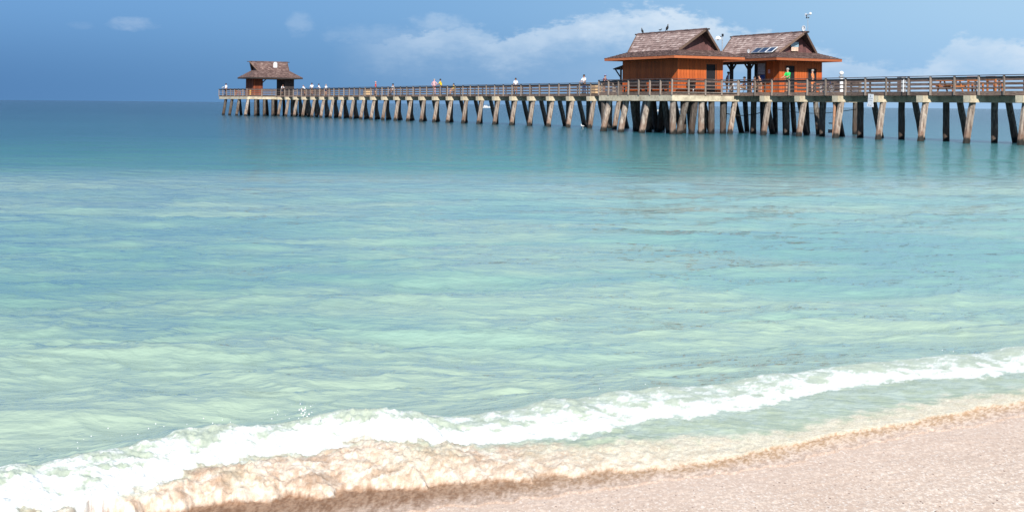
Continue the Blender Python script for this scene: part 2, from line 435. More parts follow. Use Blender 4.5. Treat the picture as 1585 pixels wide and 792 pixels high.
# pipes and cable slung under the deck
g = G(); pts = [(-5.5 + i * .8, 3.6, 2.05 - .35 * math.sin(math.pi * i / 12)) for i in range(13)]; g.tube(pts, .025, 6)
g.obj('cable', M_rope, pier)
g = G(); pts = [(-8.7 + i * .3, .9 + .1 * i, 1.7 - .25 * math.sin(math.pi * i / 12)) for i in range(13)]; g.tube(pts, .035, 6)
g.obj('cable', M_rope, pier)
g = G(); g.tube([(5.6, .25, 2.5), (5.62, .12, -.4)], .10, 8); g.obj('drain_pipe', plain('rust stained pipe', (.42, .22, .13), .8), pier)
g = G(); g.b(5.3, 5.5, -.02, .2, 1.0, 1.08); g.b(5.25, 5.4, -.04, .3, .35, .6); g.obj('pipe_bracket', M_black, pier)

# ------------------------------------------------------------------ roofs and huts
def shingles(g, A, B, C_, D, expo=.19, seed=0, wmin=.13, wmax=.30):
    """A-B eave edge, D-C top edge"""
    rs = random.Random(seed); A, B, C_, D = map(Vector, (A, B, C_, D))
    n = (B - A).cross(D - A).normalized(); sl = max((D - A).length, (C_ - B).length) if False else ((D + C_) / 2 - (A + B) / 2).length
    rows = max(2, round(sl / expo)); 
    for r in range(rows):
        t0 = r / rows; t1 = min(1.0, (r + 1.25) / rows); tb = t0 - .12 / rows
        a0, b0, a1, b1 = A.lerp(D, tb), B.lerp(C_, tb), A.lerp(D, t1), B.lerp(C_, t1)
        w0 = (b0 - a0).length; x = 0.0
        while x < w0 - .02:
            wd = rs.uniform(wmin, wmax); x2 = min(w0, x + wd)
            if w0 - x2 < .06: x2 = w0
            s0, s1 = x / w0, (x2 - .012) / w0; j = rs.uniform(-.12, .12) / rows; th = rs.uniform(.035, .06)
            e = A.lerp(D, tb + j), B.lerp(C_, tb + j)
            p0, p1 = e[0].lerp(e[1], s0), e[0].lerp(e[1], s1); q0, q1 = a1.lerp(b1, s0), a1.lerp(b1, s1)
            lo, hi_ = n * .004, n * th
            sh = min(1, max(0, rs.gauss(.55, .17)))
            g.add([p0 + lo, p1 + lo, p1 + hi_, p0 + hi_, q0 + lo, q1 + lo, q1 + lo * 1.8, q0 + lo * 1.8],
                  [(3, 2, 6, 7), (0, 3, 7, 4), (1, 5, 6, 2), (4, 7, 6, 5), (0, 4, 5, 1)], sh)
            g.add([p0 + lo, p1 + lo, p1 + hi_, p0 + hi_], [(0, 1, 2, 3)], 0.0)  # butt face in the darkest tone, painting a shadow line under each course
            x = x2
def dutch_roof(par, x0, x1, y0, y1, ze, zb, zr, ib, ir0, ir1, seed, gable_mat=M_side_dark, eave=None, top=None):
    """eave rectangle, ridge along x; ze eave, zb break, zr ridge; ib break inset; ir ridge insets"""
    yc = (y0 + y1) / 2
    E = [Vector((x0, y0, ze)), Vector((x1, y0, ze)), Vector((x1, y1, ze)), Vector((x0, y1, ze))]
    Bk = [Vector((x0 + ib, y0 + ib, zb)), Vector((x1 - ib, y0 + ib, zb)), Vector((x1 - ib, y1 - ib, zb)), Vector((x0 + ib, y1 - ib, zb))]
    r0, r1 = Vector((x0 + ir0, yc, zr)), Vector((x1 - ir1, yc, zr))
    # solid roof deck under the shingles
    g = G(); dn = Vector((0, 0, -.07))
    vs = E + Bk + [r0, r1] + [p + dn for p in E + Bk + [r0, r1]]
    fs = [(0, 1, 5, 4), (1, 2, 6, 5), (2, 3, 7, 6), (3, 0, 4, 7), (4, 5, 9, 8), (6, 7, 8, 9)]
    fs2 = [tuple(i + 10 for i in reversed(f)) for f in fs]
    rim = [(1, 0, 10, 11), (2, 1, 11, 12), (3, 2, 12, 13), (0, 3, 13, 10), (4, 8, 18, 14), (8, 7, 17, 18), (5, 15, 19, 9), (9, 19, 16, 6)]
    g.add(vs, fs + fs2 + rim); deck = g.obj('roof_deck', M_dark, par)
    g = G(); s = seed
    for i in range(4):
        j = (i + 1) % 4; s += 1; shingles(g, E[i], E[j], Bk[j], Bk[i], .19, s)
    g.obj('skirt_shingles', M_shin2, par, shade=True, kind='stuff')
    g = G()
    shingles(g, Bk[0], Bk[1], r1, r0, .27, seed + 8, .2, .5); shingles(g, Bk[2], Bk[3], r0, r1, .27, seed + 9, .2, .5)
    g.obj('shingles', top or M_shin, par, shade=True, kind='stuff')
    # eave boards and soffit
    f = .17
    def bd(*a):
        g = G(); g.b(*a); return g.obj('eave_board', eave or M_fas, par)
    bd(x0 - .01, x1 + .01, y0 - .035, y0 + .01, ze - .20, ze - .01)
    bd(x0 - .01, x1 + .01, y1 - .01, y1 + .035, ze - .20, ze - .01)
    bd(x0 - .035, x0 + .01, y0 + .011, y1 - .011, ze - .20, ze - .01)
    bd(x1 - .01, x1 + .035, y0 + .011, y1 - .011, ze - .20, ze - .01)
    g = G(); g.b(x0 + .03, x1 - .03, y0 + .03, y1 - .03, ze - .10, ze - .075); g.obj('soffit', M_dark, par)
    # gables
    for sx, xb, rr in ((-1, x0 + ib, r0), (1, x1 - ib, r1)):
        hw = (y1 - y0) / 2 - ib; xg = xb - sx * .12; nb = 12
        for i in range(nb):                                                 # boards of the gable, clipped to the slope
            a = -hw + 2 * hw * i / nb; b_ = a + 2 * hw / nb - .012
            za = zb + (zr - zb) * max(0, 1 - abs(a) / hw); zc = zb + (zr - zb) * max(0, 1 - abs(b_) / hw)
            g = G(); xa, xc = xg - .02, xg + .02
            g.add([(xa, yc + a, zb - .1), (xc, yc + a, zb - .1), (xc, yc + b_, zb - .1), (xa, yc + b_, zb - .1), (xa, yc + a, za - .03), (xc, yc + a, za - .03), (xc, yc + b_, zc - .03), (xa, yc + b_, zc - .03)],
                  [(3, 2, 1, 0), (4, 5, 6, 7), (0, 1, 5, 4), (1, 2, 6, 5), (2, 3, 7, 6), (3, 0, 4, 7)])
            g.obj('gable_board', gable_mat, par)
        for sy in (-1, 1):
            g = G(); g.beam((xb + sx * .03, yc + sy * (hw + .12), zb - .03), (rr.x + sx * .05, yc + sy * .02, zr - .02), .06, .20, (sx, 0, 0)) if False else None
            p = Vector((xb + sx * .05, yc + sy * (hw + .05), zb - .02)); q = Vector((rr.x + sx * .05, yc, zr - .04))
            d = (q - p).normalized(); nn = Vector((0, sy, 1)).normalized()
            g = G(); g.beam(p, q, .07, .17, nn); g.obj('barge_board', M_trim, par)
    g = G(); g.b(r0.x - .42, r1.x + .45, yc - .05, yc + .05, zr - .09, zr + .025); g.obj('ridge_pole', M_dark, par)
    g = G(); rs = random.Random(seed); x = r0.x - .05
    while x < r1.x:
        l = rs.uniform(.25, .5); z = zr + .035 + rs.uniform(0, .025)
        for sy in (-1, 1):
            g.add([(x, yc, z), (x + l, yc, z), (x + l, yc + sy * .16, z - .14), (x, yc + sy * .16, z - .14), (x, yc, z + .025), (x + l, yc, z + .025), (x + l, yc + sy * .16, z - .115), (x, yc + sy * .16, z - .115)],
                  [(3, 2, 1, 0), (4, 5, 6, 7), (0, 1, 5, 4), (1, 2, 6, 5), (2, 3, 7, 6), (3, 0, 4, 7)], rs.random() * .5)
        x += l
    g.obj('ridge_shingles', M_shin2, par, shade=True, kind='stuff')
def board_wall(par, p, q, z0, z1, out, gaps=(), wd=.27, m=None):
    """vertical boards from p to q (2-D), skipping the gaps (start, end, head height)"""
    m = m or M_side
    p = Vector(p); q = Vector(q); d = q - p; ln = d.length; d.normalize(); a = math.atan2(d.y, d.x); out = Vector(out)
    n = round(ln / wd); st = ln / n
    key = ('board', round(st, 4), z0, z1, m.name)
    if key not in meshcache:
        g = G(); g.b(.012, st - .012, -.015, .015, z0, z1); g.b(-.02, .02, -.022, .03, z0, z1) if False else None; meshcache[key] = g.mesh('wall_board', m)
    for i in range(n):
        s = i * st; hd = None
        for ga in gaps:
            if ga[0] - .02 < s + st / 2 < ga[1] + .02: hd = ga[2]
        o = p + d * s + out * (.02 + random.uniform(0, .006))
        if hd is None: ob('wall_board', meshcache[key], par, (o.x, o.y, 0), (0, 0, a))
        elif hd < z1:
            g = G(); g.b(.012, st - .012, -.015, .015, hd, z1); g.obj('wall_board', m, par, loc=(o.x, o.y, 0), rot=(0, 0, a))
def core(par, x0, x1, y0, y1, z0, z1, m=M_dark):
    g = G(); g.b(x0, x1, y0, y1, z0, z1); return g.obj('wall_frame', m, par)
def door(par, x, ya, yb, z1, ajar=False):
    """doorway in a wall whose outer face is at x, looking along +x"""
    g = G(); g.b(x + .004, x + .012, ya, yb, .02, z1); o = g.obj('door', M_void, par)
    for y in (ya - .03, yb + .03):
        g = G(); g.b(x + .0, x + .075, y - .03, y + .03, .01, z1 + .05); g.obj('door_frame', M_fas, par)
    g = G(); g.b(x + .0, x + .07, ya, yb, z1 + .002, z1 + .06); g.obj('door_frame', M_fas, par)
    g = G(); g.ball((x + .035, yb - .1, 1.0), .03, 8, 5); g.obj('handle', M_grey, o)

ZW = 2.60
# first hut
hut = thing('pier_hut', -6.83, -4.63, DK, 'nearer orange boarded hut with steep grey shingle roof and one dark doorway', 'hut')
LU, LV = 7.87, 4.2
core(hut, -LU + .02, -.02, .02, LV - .02, .005, ZW)
board_wall(hut, (-LU, 0), (0, 0), .01, ZW, (0, -1))
dy0, dy1 = 2.64, 3.57
board_wall(hut, (0, 0), (0, LV), .01, ZW, (1, 0), [(dy0, dy1, 2.25)])
board_wall(hut, (-LU, LV), (0, LV), .01, ZW, (0, 1))
board_wall(hut, (-LU, 0), (-LU, LV), .01, ZW, (-1, 0))
door(hut, -.02, dy0 + .02, dy1 - .02, 2.22)
for p in ((0.0, 0.0), (-LU, 0), (0, LV), (-LU, LV)):
    g = G(); g.box((p[0], p[1], ZW / 2), (.12, .12, ZW)); g.obj('corner_post', M_side, hut)
dutch_roof(hut, -LU - 1.15, 1.12, -1.12, LV + 1.35, 2.80, 3.32, 4.96, 1.45, -.1, .55, 100)
# lower canopy on its seaward side
g = G(); vs = [(-LU - 1.75, .1, 1.98), (-LU - .03, .1, 2.28), (-LU - .03, 2.6, 2.28), (-LU - 1.75, 2.6, 1.98)]
g.add(vs + [(a, b_, c - .06) for a, b_, c in vs], [(0, 1, 2, 3), (7, 6, 5, 4), (0, 4, 5, 1), (1, 5, 6, 2), (2, 6, 7, 3), (3, 7, 4, 0)])
cn = g.obj('canopy', M_dark, hut)
g = G(); shingles(g, (-LU - 1.78, .08, 1.985), (-LU - 1.78, 2.62, 1.985), (-LU - .03, 2.62, 2.285), (-LU - .03, .08, 2.285), .17, 77)
g = G(); shingles(g, (-LU - 1.78, 2.62, 1.985), (-LU - 1.78, .08, 1.985), (-LU - .03, .08, 2.285), (-LU - .03, 2.62, 2.285), .17, 77)
g.obj('canopy_shingles', M_shin2, cn, shade=True, kind='stuff')
g = G(); g.beam((-LU - 1.6, .2, 1.95), (-LU - .75, .2, 1.25), .07, .09); g.obj('brace', M_dark, cn)
g = G(); g.b(-LU - .78, -LU - .66, .14, .26, .01, 2.1); g.obj('post', M_trim, cn)

# second hut
hut2 = thing('pier_hut', -5.43, 4.2, DK, 'farther orange hut with solar panels on its roof and an open porch beside it', 'hut')
XW = -2.65; V2 = 4.25; XL = -8.4
core(hut2, XW + .02, -.02, .02, V2 - .02, .005, ZW)
board_wall(hut2, (XW, 0), (0, 0), .01, ZW, (0, -1))
board_wall(hut2, (0, 0), (0, V2), .01, ZW, (1, 0), [(.60, 1.60, 2.25), (2.85, 3.82, 2.05)], wd=.25)
board_wall(hut2, (XW, V2), (0, V2), .01, ZW, (0, 1))
board_wall(hut2, (XW, 0), (XW, V2), .01, ZW, (-1, 0))
door(hut2, -.02, .62, 1.58, 2.22)
door(hut2, -.02, 2.87, 3.80, 2.02)
for p in ((0.0, 0.0), (XW, 0), (0, V2), (XW, V2)):
    g = G(); g.box((p[0], p[1], ZW / 2), (.12, .12, ZW)); g.obj('corner_post', M_side, hut2)
for x, y in ((XL, 0), (XL + 2.1, 0), (XL + 4.5, 0), (XL, V2), (XL + 2.1, V2), (XL + 4.5, V2)):
    g = G(); g.box((x, y, ZW / 2), (.24, .24, ZW)); g.obj('porch_post', M_dark, hut2)
    for s in (-1, 1):
        if x == XL and s < 0: continue
        g = G(); g.beam((x + s * .1, y, 1.95), (x + s * .62, y, 2.48), .09, .12); g.obj('brace', M_dark, hut2)
g = G(); g.b(XL - .15, XW - .08, -.09, .09, 2.42, 2.62); g.obj('porch_beam', M_trim, hut2)
g = G(); g.b(XL - .15, XW - .08, V2 - .09, V2 + .09, 2.42, 2.62); g.obj('porch_beam', M_trim, hut2)
dutch_roof(hut2, -9.4, 1.15, -1.25, V2 + 1.15, 2.80, 3.32, 4.96, 1.45, .55, .55, 200)
g = G(); g.b(-.24, -.2, 1.35, 2.05, 3.42, 3.75); g.obj('gable_window', M_beigepost, hut2)
g = G(); g.b(-.24, -.19, 1.30, 2.08, 3.76, 4.16); g.obj('gable_window', M_bluepost, hut2)

# pavilion on the pier head: ridge runs across the pier
pav = thing('pavilion', -125.6, -1.8, DK, 'small far pavilion with wide shingled hip roof at the end of the pier', 'pavilion', rz=R(90))
# local x -> +v, local y -> -u
for (a, b_) in ((-.85, .62), (4.25, 5.75)):
    core(pav, a + .02, b_ - .02, .42, 4.48, .005, 2.6, M_dark)
    board_wall(pav, (a, .4), (b_, .4), .01, 2.6, (0, -1), wd=.3, m=M_red_old if a < 2 else M_dark)
    board_wall(pav, (a, 4.5), (b_, 4.5), .01, 2.6, (0, 1), wd=.3, m=M_red_old if a < 2 else M_dark)
    board_wall(pav, (a, .4), (a, 4.5), .01, 2.6, (-1, 0), wd=.45, m=M_red_old if a < 2 else M_dark)
    board_wall(pav, (b_, .4), (b_, 4.5), .01, 2.6, (1, 0), wd=.45, m=M_dark)
for s, x in ((1, .62), (-1, 4.25)):
    g = G(); g.beam((x, .45, 2.0), (x + s * .62, .45, 2.6), .1, .14); g.obj('brace', M_dark, pav)
g = G(); g.b(.6, 4.3, .38, .5, 2.48, 2.64); g.obj('lintel', M_trim, pav)
g = G(); 
for i in range(12): g.b(.7 + i * .29, .78 + i * .29, -.9, .3, 2.62, 2.70)
g.obj('rafter', M_dark, pav)
dutch_roof(pav, -1.9, 6.7, -1.1, 5.6, 2.80, 3.95, 5.35, 1.75, .95, 1.55, 300, eave=M_dark, top=M_shin2)
g = G(); g.b(2.6, 3.2, 1.15, 1.2, 4.35, 5.15); g.b(2.72, 3.08, 1.14, 1.2, 5.14, 5.3)
g.obj('roof_vent', M_white, pav)

# ------------------------------------------------------------------ roof furniture
def local_thing(name, hutx, off, label, cat, **k): pass
# solar panels on the second hut's lower slope facing the beach
for i in range(3):
    r_ = thing('solar_panel', -5.43 - 3.35 + i * .92, 4.2 + .05, DK + 3.30, ['leftmost of three tilted blue solar panels on the farther hut roof', 'middle one of three tilted blue solar panels on the farther hut roof', 'rightmost of three tilted blue solar panels on the farther hut roof'][i], 'solar panel', 'solar panels on the roof')
    g = G(); vs = [(0, -.32, .02), (.84, -.32, .02), (.84, .26, .42), (0, .26, .42)]
    g.add(vs + [(a, b_ + .03, c - .04) for a, b_, c in vs], [(0, 1, 2, 3), (7, 6, 5, 4), (0, 4, 5, 1), (1, 5, 6, 2), (2, 6, 7, 3), (3, 7, 4, 0)])
    g.obj('panel', M_panel, r_)
    g = G(); g.beam((-.01, -.33, .02), (-.01, .27, .43), .05, .05); g.beam((.85, -.33, .02), (.85, .27, .43), .05, .05); g.beam((0, -.33, .02), (.84, -.33, .02), .04, .05); g.beam((0, .27, .43), (.84, .27, .43), .04, .05)
    g.obj('frame', M_white if i == 2 else M_grey, r_)
    g = G(); g.beam((.1, .24, .4), (.1, .24, .02), .03, .03); g.beam((.74, .24, .4), (.74, .24, .02), .03, .03); g.obj('leg', M_grey, r_)
def dish(u, v, z, label, r=.25):
    d_ = thing('dish_antenna', u, v, z, label, 'dish')
    g = G(); n = 14; vs = []; 
    for j, (rr, h_) in enumerate(((.0, 0), (.4, .03), (.75, .1), (1, .2))):
        for k_ in range(n):
            th = 2 * math.pi * k_ / n; vs.append((r * rr * math.cos(th), -r * h_ * 1.6 + .02, r * rr * math.sin(th) + r))
    m_ = len(vs); vs2 = [(a, b_ + .02, c) for a, b_, c in vs]
    fs = [(j * n + k_, j * n + (k_ + 1) % n, (j + 1) * n + (k_ + 1) % n, (j + 1) * n + k_) for j in range(3) for k_ in range(n)]
    g.add(vs + vs2, fs + [tuple(i + m_ for i in reversed(f)) for f in fs] + [(3 * n + k_, 3 * n + (k_ + 1) % n, m_ + 3 * n + (k_ + 1) % n, m_ + 3 * n + k_) for k_ in range(n)])
    g.obj('reflector', M_white, d_, smooth=True)
    g = G(); g.tube([(0, .05, r), (0, .08, -.15)], .02, 6); g.tube([(0, 0, r), (0, -r * .9, r)], .012, 6); g.obj('arm', M_grey, d_)
dish(-9.55, 4.3, DK + 3.32, 'small white dish left of the solar panels on the farther hut roof', .17)
dish(-4.9, 6.2, DK + 4.98, 'white dish perched on the front tip of the farther hut ridge', .24)
a_ = thing('wind_gauge', -4.55, 6.3, DK + 4.95, 'white wind gauge on a thin mast above the farther hut ridge', 'wind gauge')
g = G(); g.tube([(0, 0, -.05), (0, 0, 1.35)], .018, 6); g.obj('mast', M_grey, a_)
g = G(); g.tube([(-.35, .1, 1.38), (.4, -.1, 1.38)], .035, 8); g.box((-.40, .11, 1.38), (.16, .02, .24)); g.obj('vane', M_white, a_)
g = G(); g.ball((.42, -.1, 1.42), .11, 10, 6); g.obj('housing', M_white, a_, smooth=True)
g = G(); g.ball((-.16, 0, 1.12), .06, 8, 5); g.ball((-.02, .1, 1.12), .05, 8, 5); g.tube([(-.16, 0, 1.12), (.02, 0, 1.12)], .012, 5); g.tube([(-.16, 0, 1.15), (-.16, 0, 1.36)], .03, 5); g.obj('cup', M_black, a_)
lp = thing('roof_lamp', -9.42, 1.5, DK, 'tall pole lamp with white dome shade between the two huts', 'lamp')
g = G(); g.tube([(0, 0, 0), (0, 0, 4.75)], .035, 8); g.obj('pole', M_grey, lp)
g = G(); g.tube([(0, 0, 4.6), (-.25, -.2, 4.62)], .025, 6); g.box((.02, .02, 4.72), (.12, .12, .22)); g.obj('arm', M_black, lp)
g = G(); n = 14; vs = []
for j in range(6):
    th = j / 5 * math.pi / 2
    for k_ in range(n): vs.append((-.28 + .26 * math.sin(th + .01) * math.cos(2 * math.pi * k_ / n), -.22 + .26 * math.sin(th + .01) * math.sin(2 * math.pi * k_ / n), 4.38 + .28 * math.cos(th)))
g.add(vs, [(j * n + k_, (j + 1) * n + k_, (j + 1) * n + (k_ + 1) % n, j * n + (k_ + 1) % n) for j in range(5) for k_ in range(n)] + [tuple(5 * n + k_ for k_ in range(n))])
g.obj('shade', M_white, lp, smooth=True)
g = G(); g.ball((-.28, -.22, 4.37), .08, 8, 5); g.obj('bulb', M_grey, lp)

# ------------------------------------------------------------------ birds
def bird(u, v, z, rz, label, m, hgt=.5, upright=True, group=None):
    b_ = thing('bird', u, v, z, label, 'bird', group, rz)
    g = G(); h_ = hgt
    if upright:
        g.tube([(-.16 * h_, 0, .12 * h_), (-.02 * h_, 0, .26 * h_), (.05 * h_, 0, .45 * h_), (.08 * h_, 0, .62 * h_), (.10 * h_, 0, .74 * h_), (.10 * h_, 0, .86 * h_), (.13 * h_, 0, .95 * h_)], [.04 * h_, .13 * h_, .155 * h_, .12 * h_, .065 * h_, .062 * h_, .03 * h_], 10)
        hx = .12 * h_; hz = .90 * h_
    else:
        g.tube([(-.5 * h_, 0, .5 * h_), (-.3 * h_, 0, .45 * h_), (0, 0, .45 * h_), (.25 * h_, 0, .55 * h_), (.36 * h_, 0, .78 * h_), (.42 * h_, 0, .9 * h_)], [.05 * h_, .16 * h_, .22 * h_, .16 * h_, .09 * h_, .08 * h_], 10)
        hx = .44 * h_; hz = .88 * h_
    g.obj('body', m, b_, smooth=True)
    g = G(); g.tube([(hx, 0, hz), (hx + .2 * h_, 0, hz - .02 * h_)], [.03 * h_, .008 * h_], 6); g.obj('beak', M_kraft, b_)
    for s in (-1, 1):
        g = G(); y = s * .13 * h_
        if upright: g.tube([(.05 * h_, y, .6 * h_), (-.05 * h_, y * 1.2, .4 * h_), (-.2 * h_, y * .6, .06 * h_)], [.05 * h_, .09 * h_, .015 * h_], 6)
        else: g.tube([(.2 * h_, y * 1.3, .55 * h_), (-.1 * h_, y * 1.6, .5 * h_), (-.6 * h_, y * .5, .5 * h_)], [.05 * h_, .12 * h_, .015 * h_], 6)
        g.obj('wing', m, b_, smooth=True)
        g = G(); g.tube([(0, s * .05 * h_, .25 * h_), (0.01, s * .06 * h_, 0), (.06 * h_, s * .06 * h_, 0)], .014 * h_, 5); g.obj('leg', M_black, b_)
    g = G(); g.add([(-.12 * h_, -.05 * h_, .16 * h_), (-.12 * h_, .05 * h_, .16 * h_), (-.36 * h_, .07 * h_, -.04 * h_), (-.36 * h_, -.07 * h_, -.04 * h_), (-.12 * h_, -.05 * h_, .13 * h_), (-.12 * h_, .05 * h_, .13 * h_), (-.36 * h_, .07 * h_, -.06 * h_), (-.36 * h_, -.07 * h_, -.06 * h_)],
                [(0, 1, 2, 3), (7, 6, 5, 4), (0, 4, 5, 1), (1, 5, 6, 2), (2, 6, 7, 3), (3, 7, 4, 0)]); g.obj('tail', m, b_)
    return b_
ZR = DK + 5.02
bird(-15.3, -2.42, ZR - .03, R(200), 'black bird perched on the left end of the nearer hut ridge', M_feather, .5)
bird(-11.6, -2.42, ZR + .02, R(20), 'upright black bird perched halfway along the nearer hut ridge', M_feather, .58)
bird(-12.6, -2.42, ZR + .02, R(60), 'tiny dark bird squatting just left of the upright ridge bird', M_feather, .26, False)
bird(-137.5, -4.4, DK + 1.04, R(30), 'small white gull on the cap rail at the far end of the pier', M_wfeather, .42, False)
sw = bird(-27.6, -.9, 0.02, R(190), 'white seabird splashing on the water at the foot of a pile', M_wfeather, .42, False)

# ------------------------------------------------------------------ people
def skin_mesh(name, nodes, edges, m, sub=1, root=0):
    me = bpy.data.meshes.new(name); me.from_pydata([n_[0] for n_ in nodes], edges, [])
    o = bpy.data.objects.new(name, me); COL.objects.link(o)
    md = o.modifiers.new('s', 'SKIN'); md.use_smooth_shade = True
    for i, n_ in enumerate(nodes):
        r_ = n_[1]; sv = me.skin_vertices[0].data[i]; sv.radius = r_ if hasattr(r_, '__len__') else (r_, r_); sv.use_root = (i == root)
    if sub:
        sb = o.modifiers.new('u', 'SUBSURF'); sb.levels = sub; sb.render_levels = sub
    bpy.context.view_layer.update()
    dg = bpy.context.evaluated_depsgraph_get()
    nm = bpy.data.meshes.new_from_object(o.evaluated_get(dg)); nm.name = name
    bpy.data.objects.remove(o); nm.materials.clear(); nm.materials.append(m)
    nm.shade_smooth()
    return nm
def person(u, v, face, label, skin, hair, top_, bot, h=1.75, pose='stand', sleeve=.5, shorts=True, hat=None, lean=0.0, z=DK):
    """faces local +y turned by face (radians in the pier frame)"""
    s = h / 1.75; sit = pose == 'sit'; dz = -.42 if sit else 0
    N = {}; 
    def P(k_, x, y, zz, r_): N[k_] = (Vector((x, y, zz)), r_)
    ln = lean
    P('pelvis', 0, 0, .95 + dz, .125); P('waist', 0, ln * .3, 1.10 + dz, .115); P('chest', 0, ln * .75, 1.32 + dz, .135); P('neck', 0, ln * 1.1, 1.47 + dz, .058)
    P('jaw', 0, ln * 1.25 + .015, 1.56 + dz, .072); P('head', 0, ln * 1.3 + .005, 1.65 + dz, .092); P('crown', 0, ln * 1.3 - .01, 1.71 + dz, .062)
    for k_, sx in (('l', -1), ('r', 1)):
        P('sh' + k_, sx * .175, ln * .95, 1.41 + dz, .06)
        if pose == 'lean': e = (sx * .24, ln + .13, 1.16); wr = (sx * .17, ln + .36, 1.10)
        elif pose == 'hip': e = (sx * .36, ln * .7 - .05, 1.16); wr = (sx * .17, ln * .3 + .06, 1.02)
        elif sit: e = (sx * .23, .08, 1.16 + dz); wr = (sx * .16, .32, 1.06 + dz)
        else: e = (sx * .24, ln * .6 - .02, 1.14); wr = (sx * .25, ln * .3 + .08, .90)
        P('el' + k_, *e, .042); P('wr' + k_, *wr, .029)
        W_ = Vector(wr); d = (W_ - Vector(e)).normalized(); P('pm' + k_, *(W_ + d * .06), .034)
        side = Vector((1, 0, 0)) if abs(d.x) < .8 else Vector((0, 1, 0)); side = (side - d * side.dot(d)).normalized(); nn = d.cross(side)
        for fi, (off, lg) in enumerate(((-.030, .075), (-.010, .085), (.010, .08), (.028, .06))):
            b0 = W_ + d * .095 + side * off
            P('f%d%s' % (fi, k_), *b0, .010); P('g%d%s' % (fi, k_), *(b0 + d * lg * .7 + nn * .018), .009); 
        P('t' + k_, *(W_ + d * .05 - side * .045 * sx), .011); P('tt' + k_, *(W_ + d * .09 - side * .06 * sx + nn * .01), .009)
        P('hp' + k_, sx * .09, 0, .88 + dz, .095)
        if sit: P('kn' + k_, sx * .12, .42, .50, .062); P('an' + k_, sx * .12, .44, .09, .04); P('to' + k_, sx * .13, .60, .035, .036)
        elif k_ == 'l': P('kn' + k_, -.11, .02, .49, .062); P('an' + k_, -.12, -.01, .09, .040); P('to' + k_, -.14, .15, .035, .036)
        else: P('kn' + k_, .10, .05, .49, .062); P('an' + k_, .11, .03, .09, .040); P('to' + k_, .13, .19, .035, .036)
    E_ = [('pelvis', 'waist'), ('waist', 'chest'), ('chest', 'neck'), ('neck', 'jaw'), ('jaw', 'head'), ('head', 'crown')]
    for k_ in 'lr':
        E_ += [('chest', 'sh' + k_), ('sh' + k_, 'el' + k_), ('el' + k_, 'wr' + k_), ('wr' + k_, 'pm' + k_), ('pm' + k_, 't' + k_), ('t' + k_, 'tt' + k_), ('pelvis', 'hp' + k_), ('hp' + k_, 'kn' + k_), ('kn' + k_, 'an' + k_), ('an' + k_, 'to' + k_)]
        for fi in range(4): E_ += [('pm' + k_, 'f%d%s' % (fi, k_)), ('f%d%s' % (fi, k_), 'g%d%s' % (fi, k_))]
    def build(keys, scale, extra=None):
        ks = [q for q in N if q in keys]; ix = {q: i for i, q in enumerate(ks)}
        nd = [(tuple(N[q][0] * s), N[q][1] * s * (scale.get(q, 1) if isinstance(scale, dict) else scale)) for q in ks]
        return nd, [(ix[a], ix[b_]) for a, b_ in E_ if a in ix and b_ in ix], ix
    nd, ed, ix = build(set(N), 1.0)
    bm_ = skin_mesh('person', nd, ed, skin, 1, ix['pelvis'])
    root = ob('person', bm_, None, L(u, v, z), (0, 0, ANG + face), label, 'person')
    # face: nose, ears, eyes
    hd = N['head'][0] * s
    g = G(); g.tube([hd + Vector((0, .085, .0)) * s, hd + Vector((0, .108, -.035)) * s], [.010 * s, .017 * s], 6)
    g.obj('nose', skin, root, smooth=True)
    for sx in (-1, 1): g = G(); g.ball(hd + Vector((sx * .092, 0, -.02)) * s, (.014 * s, .022 * s, .032 * s), 6, 4); g.obj('ear', skin, root, smooth=True)
    for sx in (-1, 1): g = G(); g.ball(hd + Vector((sx * .034, .083, .002)) * s, .012 * s, 6, 4); g.obj('eye', M_black, root)
    g = G(); g.box(hd + Vector((0, .082, -.072)) * s, (.045 * s, .02 * s, .009 * s)); g.obj('mouth', M_maro, root)
    if top_:
        nodes = [(N['pelvis'][0] * s, .142 * s), (N['waist'][0] * s, .142 * s), (N['chest'][0] * s, .158 * s), ((N['neck'][0] * .75 + N['chest'][0] * .25) * s, .075 * s)]
        ed = [(0, 1), (1, 2), (2, 3)]
        for k_ in 'lr':
            i = len(nodes); nodes.append((N['sh' + k_][0] * s, .083 * s)); nodes.append((N['sh' + k_][0].lerp(N['el' + k_][0], .85) * s, .066 * s)); ed += [(2, i), (i, i + 1)]
        ob('shirt', skin_mesh('shirt', [(tuple(a), b_) for a, b_ in nodes], ed, top_, 1, 0), root)
    if bot:
        nodes = [((N['pelvis'][0] + Vector((0, 0, .03))) * s, .146 * s)]; ed = []
        for k_ in 'lr':
            i = len(nodes); nodes.append((N['hp' + k_][0] * s, .108 * s)); ed.append((0, i))
            if shorts: nodes.append((N['hp' + k_][0].lerp(N['kn' + k_][0], .75) * s, .092 * s)); ed.append((i, i + 1))
            else: nodes.append((N['kn' + k_][0] * s, .082 * s)); nodes.append((N['an' + k_][0] * s, .066 * s)); ed += [(i, i + 1), (i + 1, i + 2)]
        ob('shorts' if shorts else 'trousers', skin_mesh('trousers', [(tuple(a), b_) for a, b_ in nodes], ed, bot, 1, 0), root)
    if hair:
        g = G(); g.ball(hd + Vector((0, -.018, .035)) * s, (.105 * s, .108 * s, .098 * s), 12, 8); g.obj('hair', hair, root, smooth=True)
    if hat:
        g = G(); g.ball(hd + Vector((0, -.008, .07)) * s, (.108 * s, .112 * s, .075 * s), 12, 7); g.tube([hd + Vector((0, .03, .06)) * s, hd + Vector((0, .03, .07)) * s], .145 * s, 12); g.obj('hat', hat, root, smooth=True)
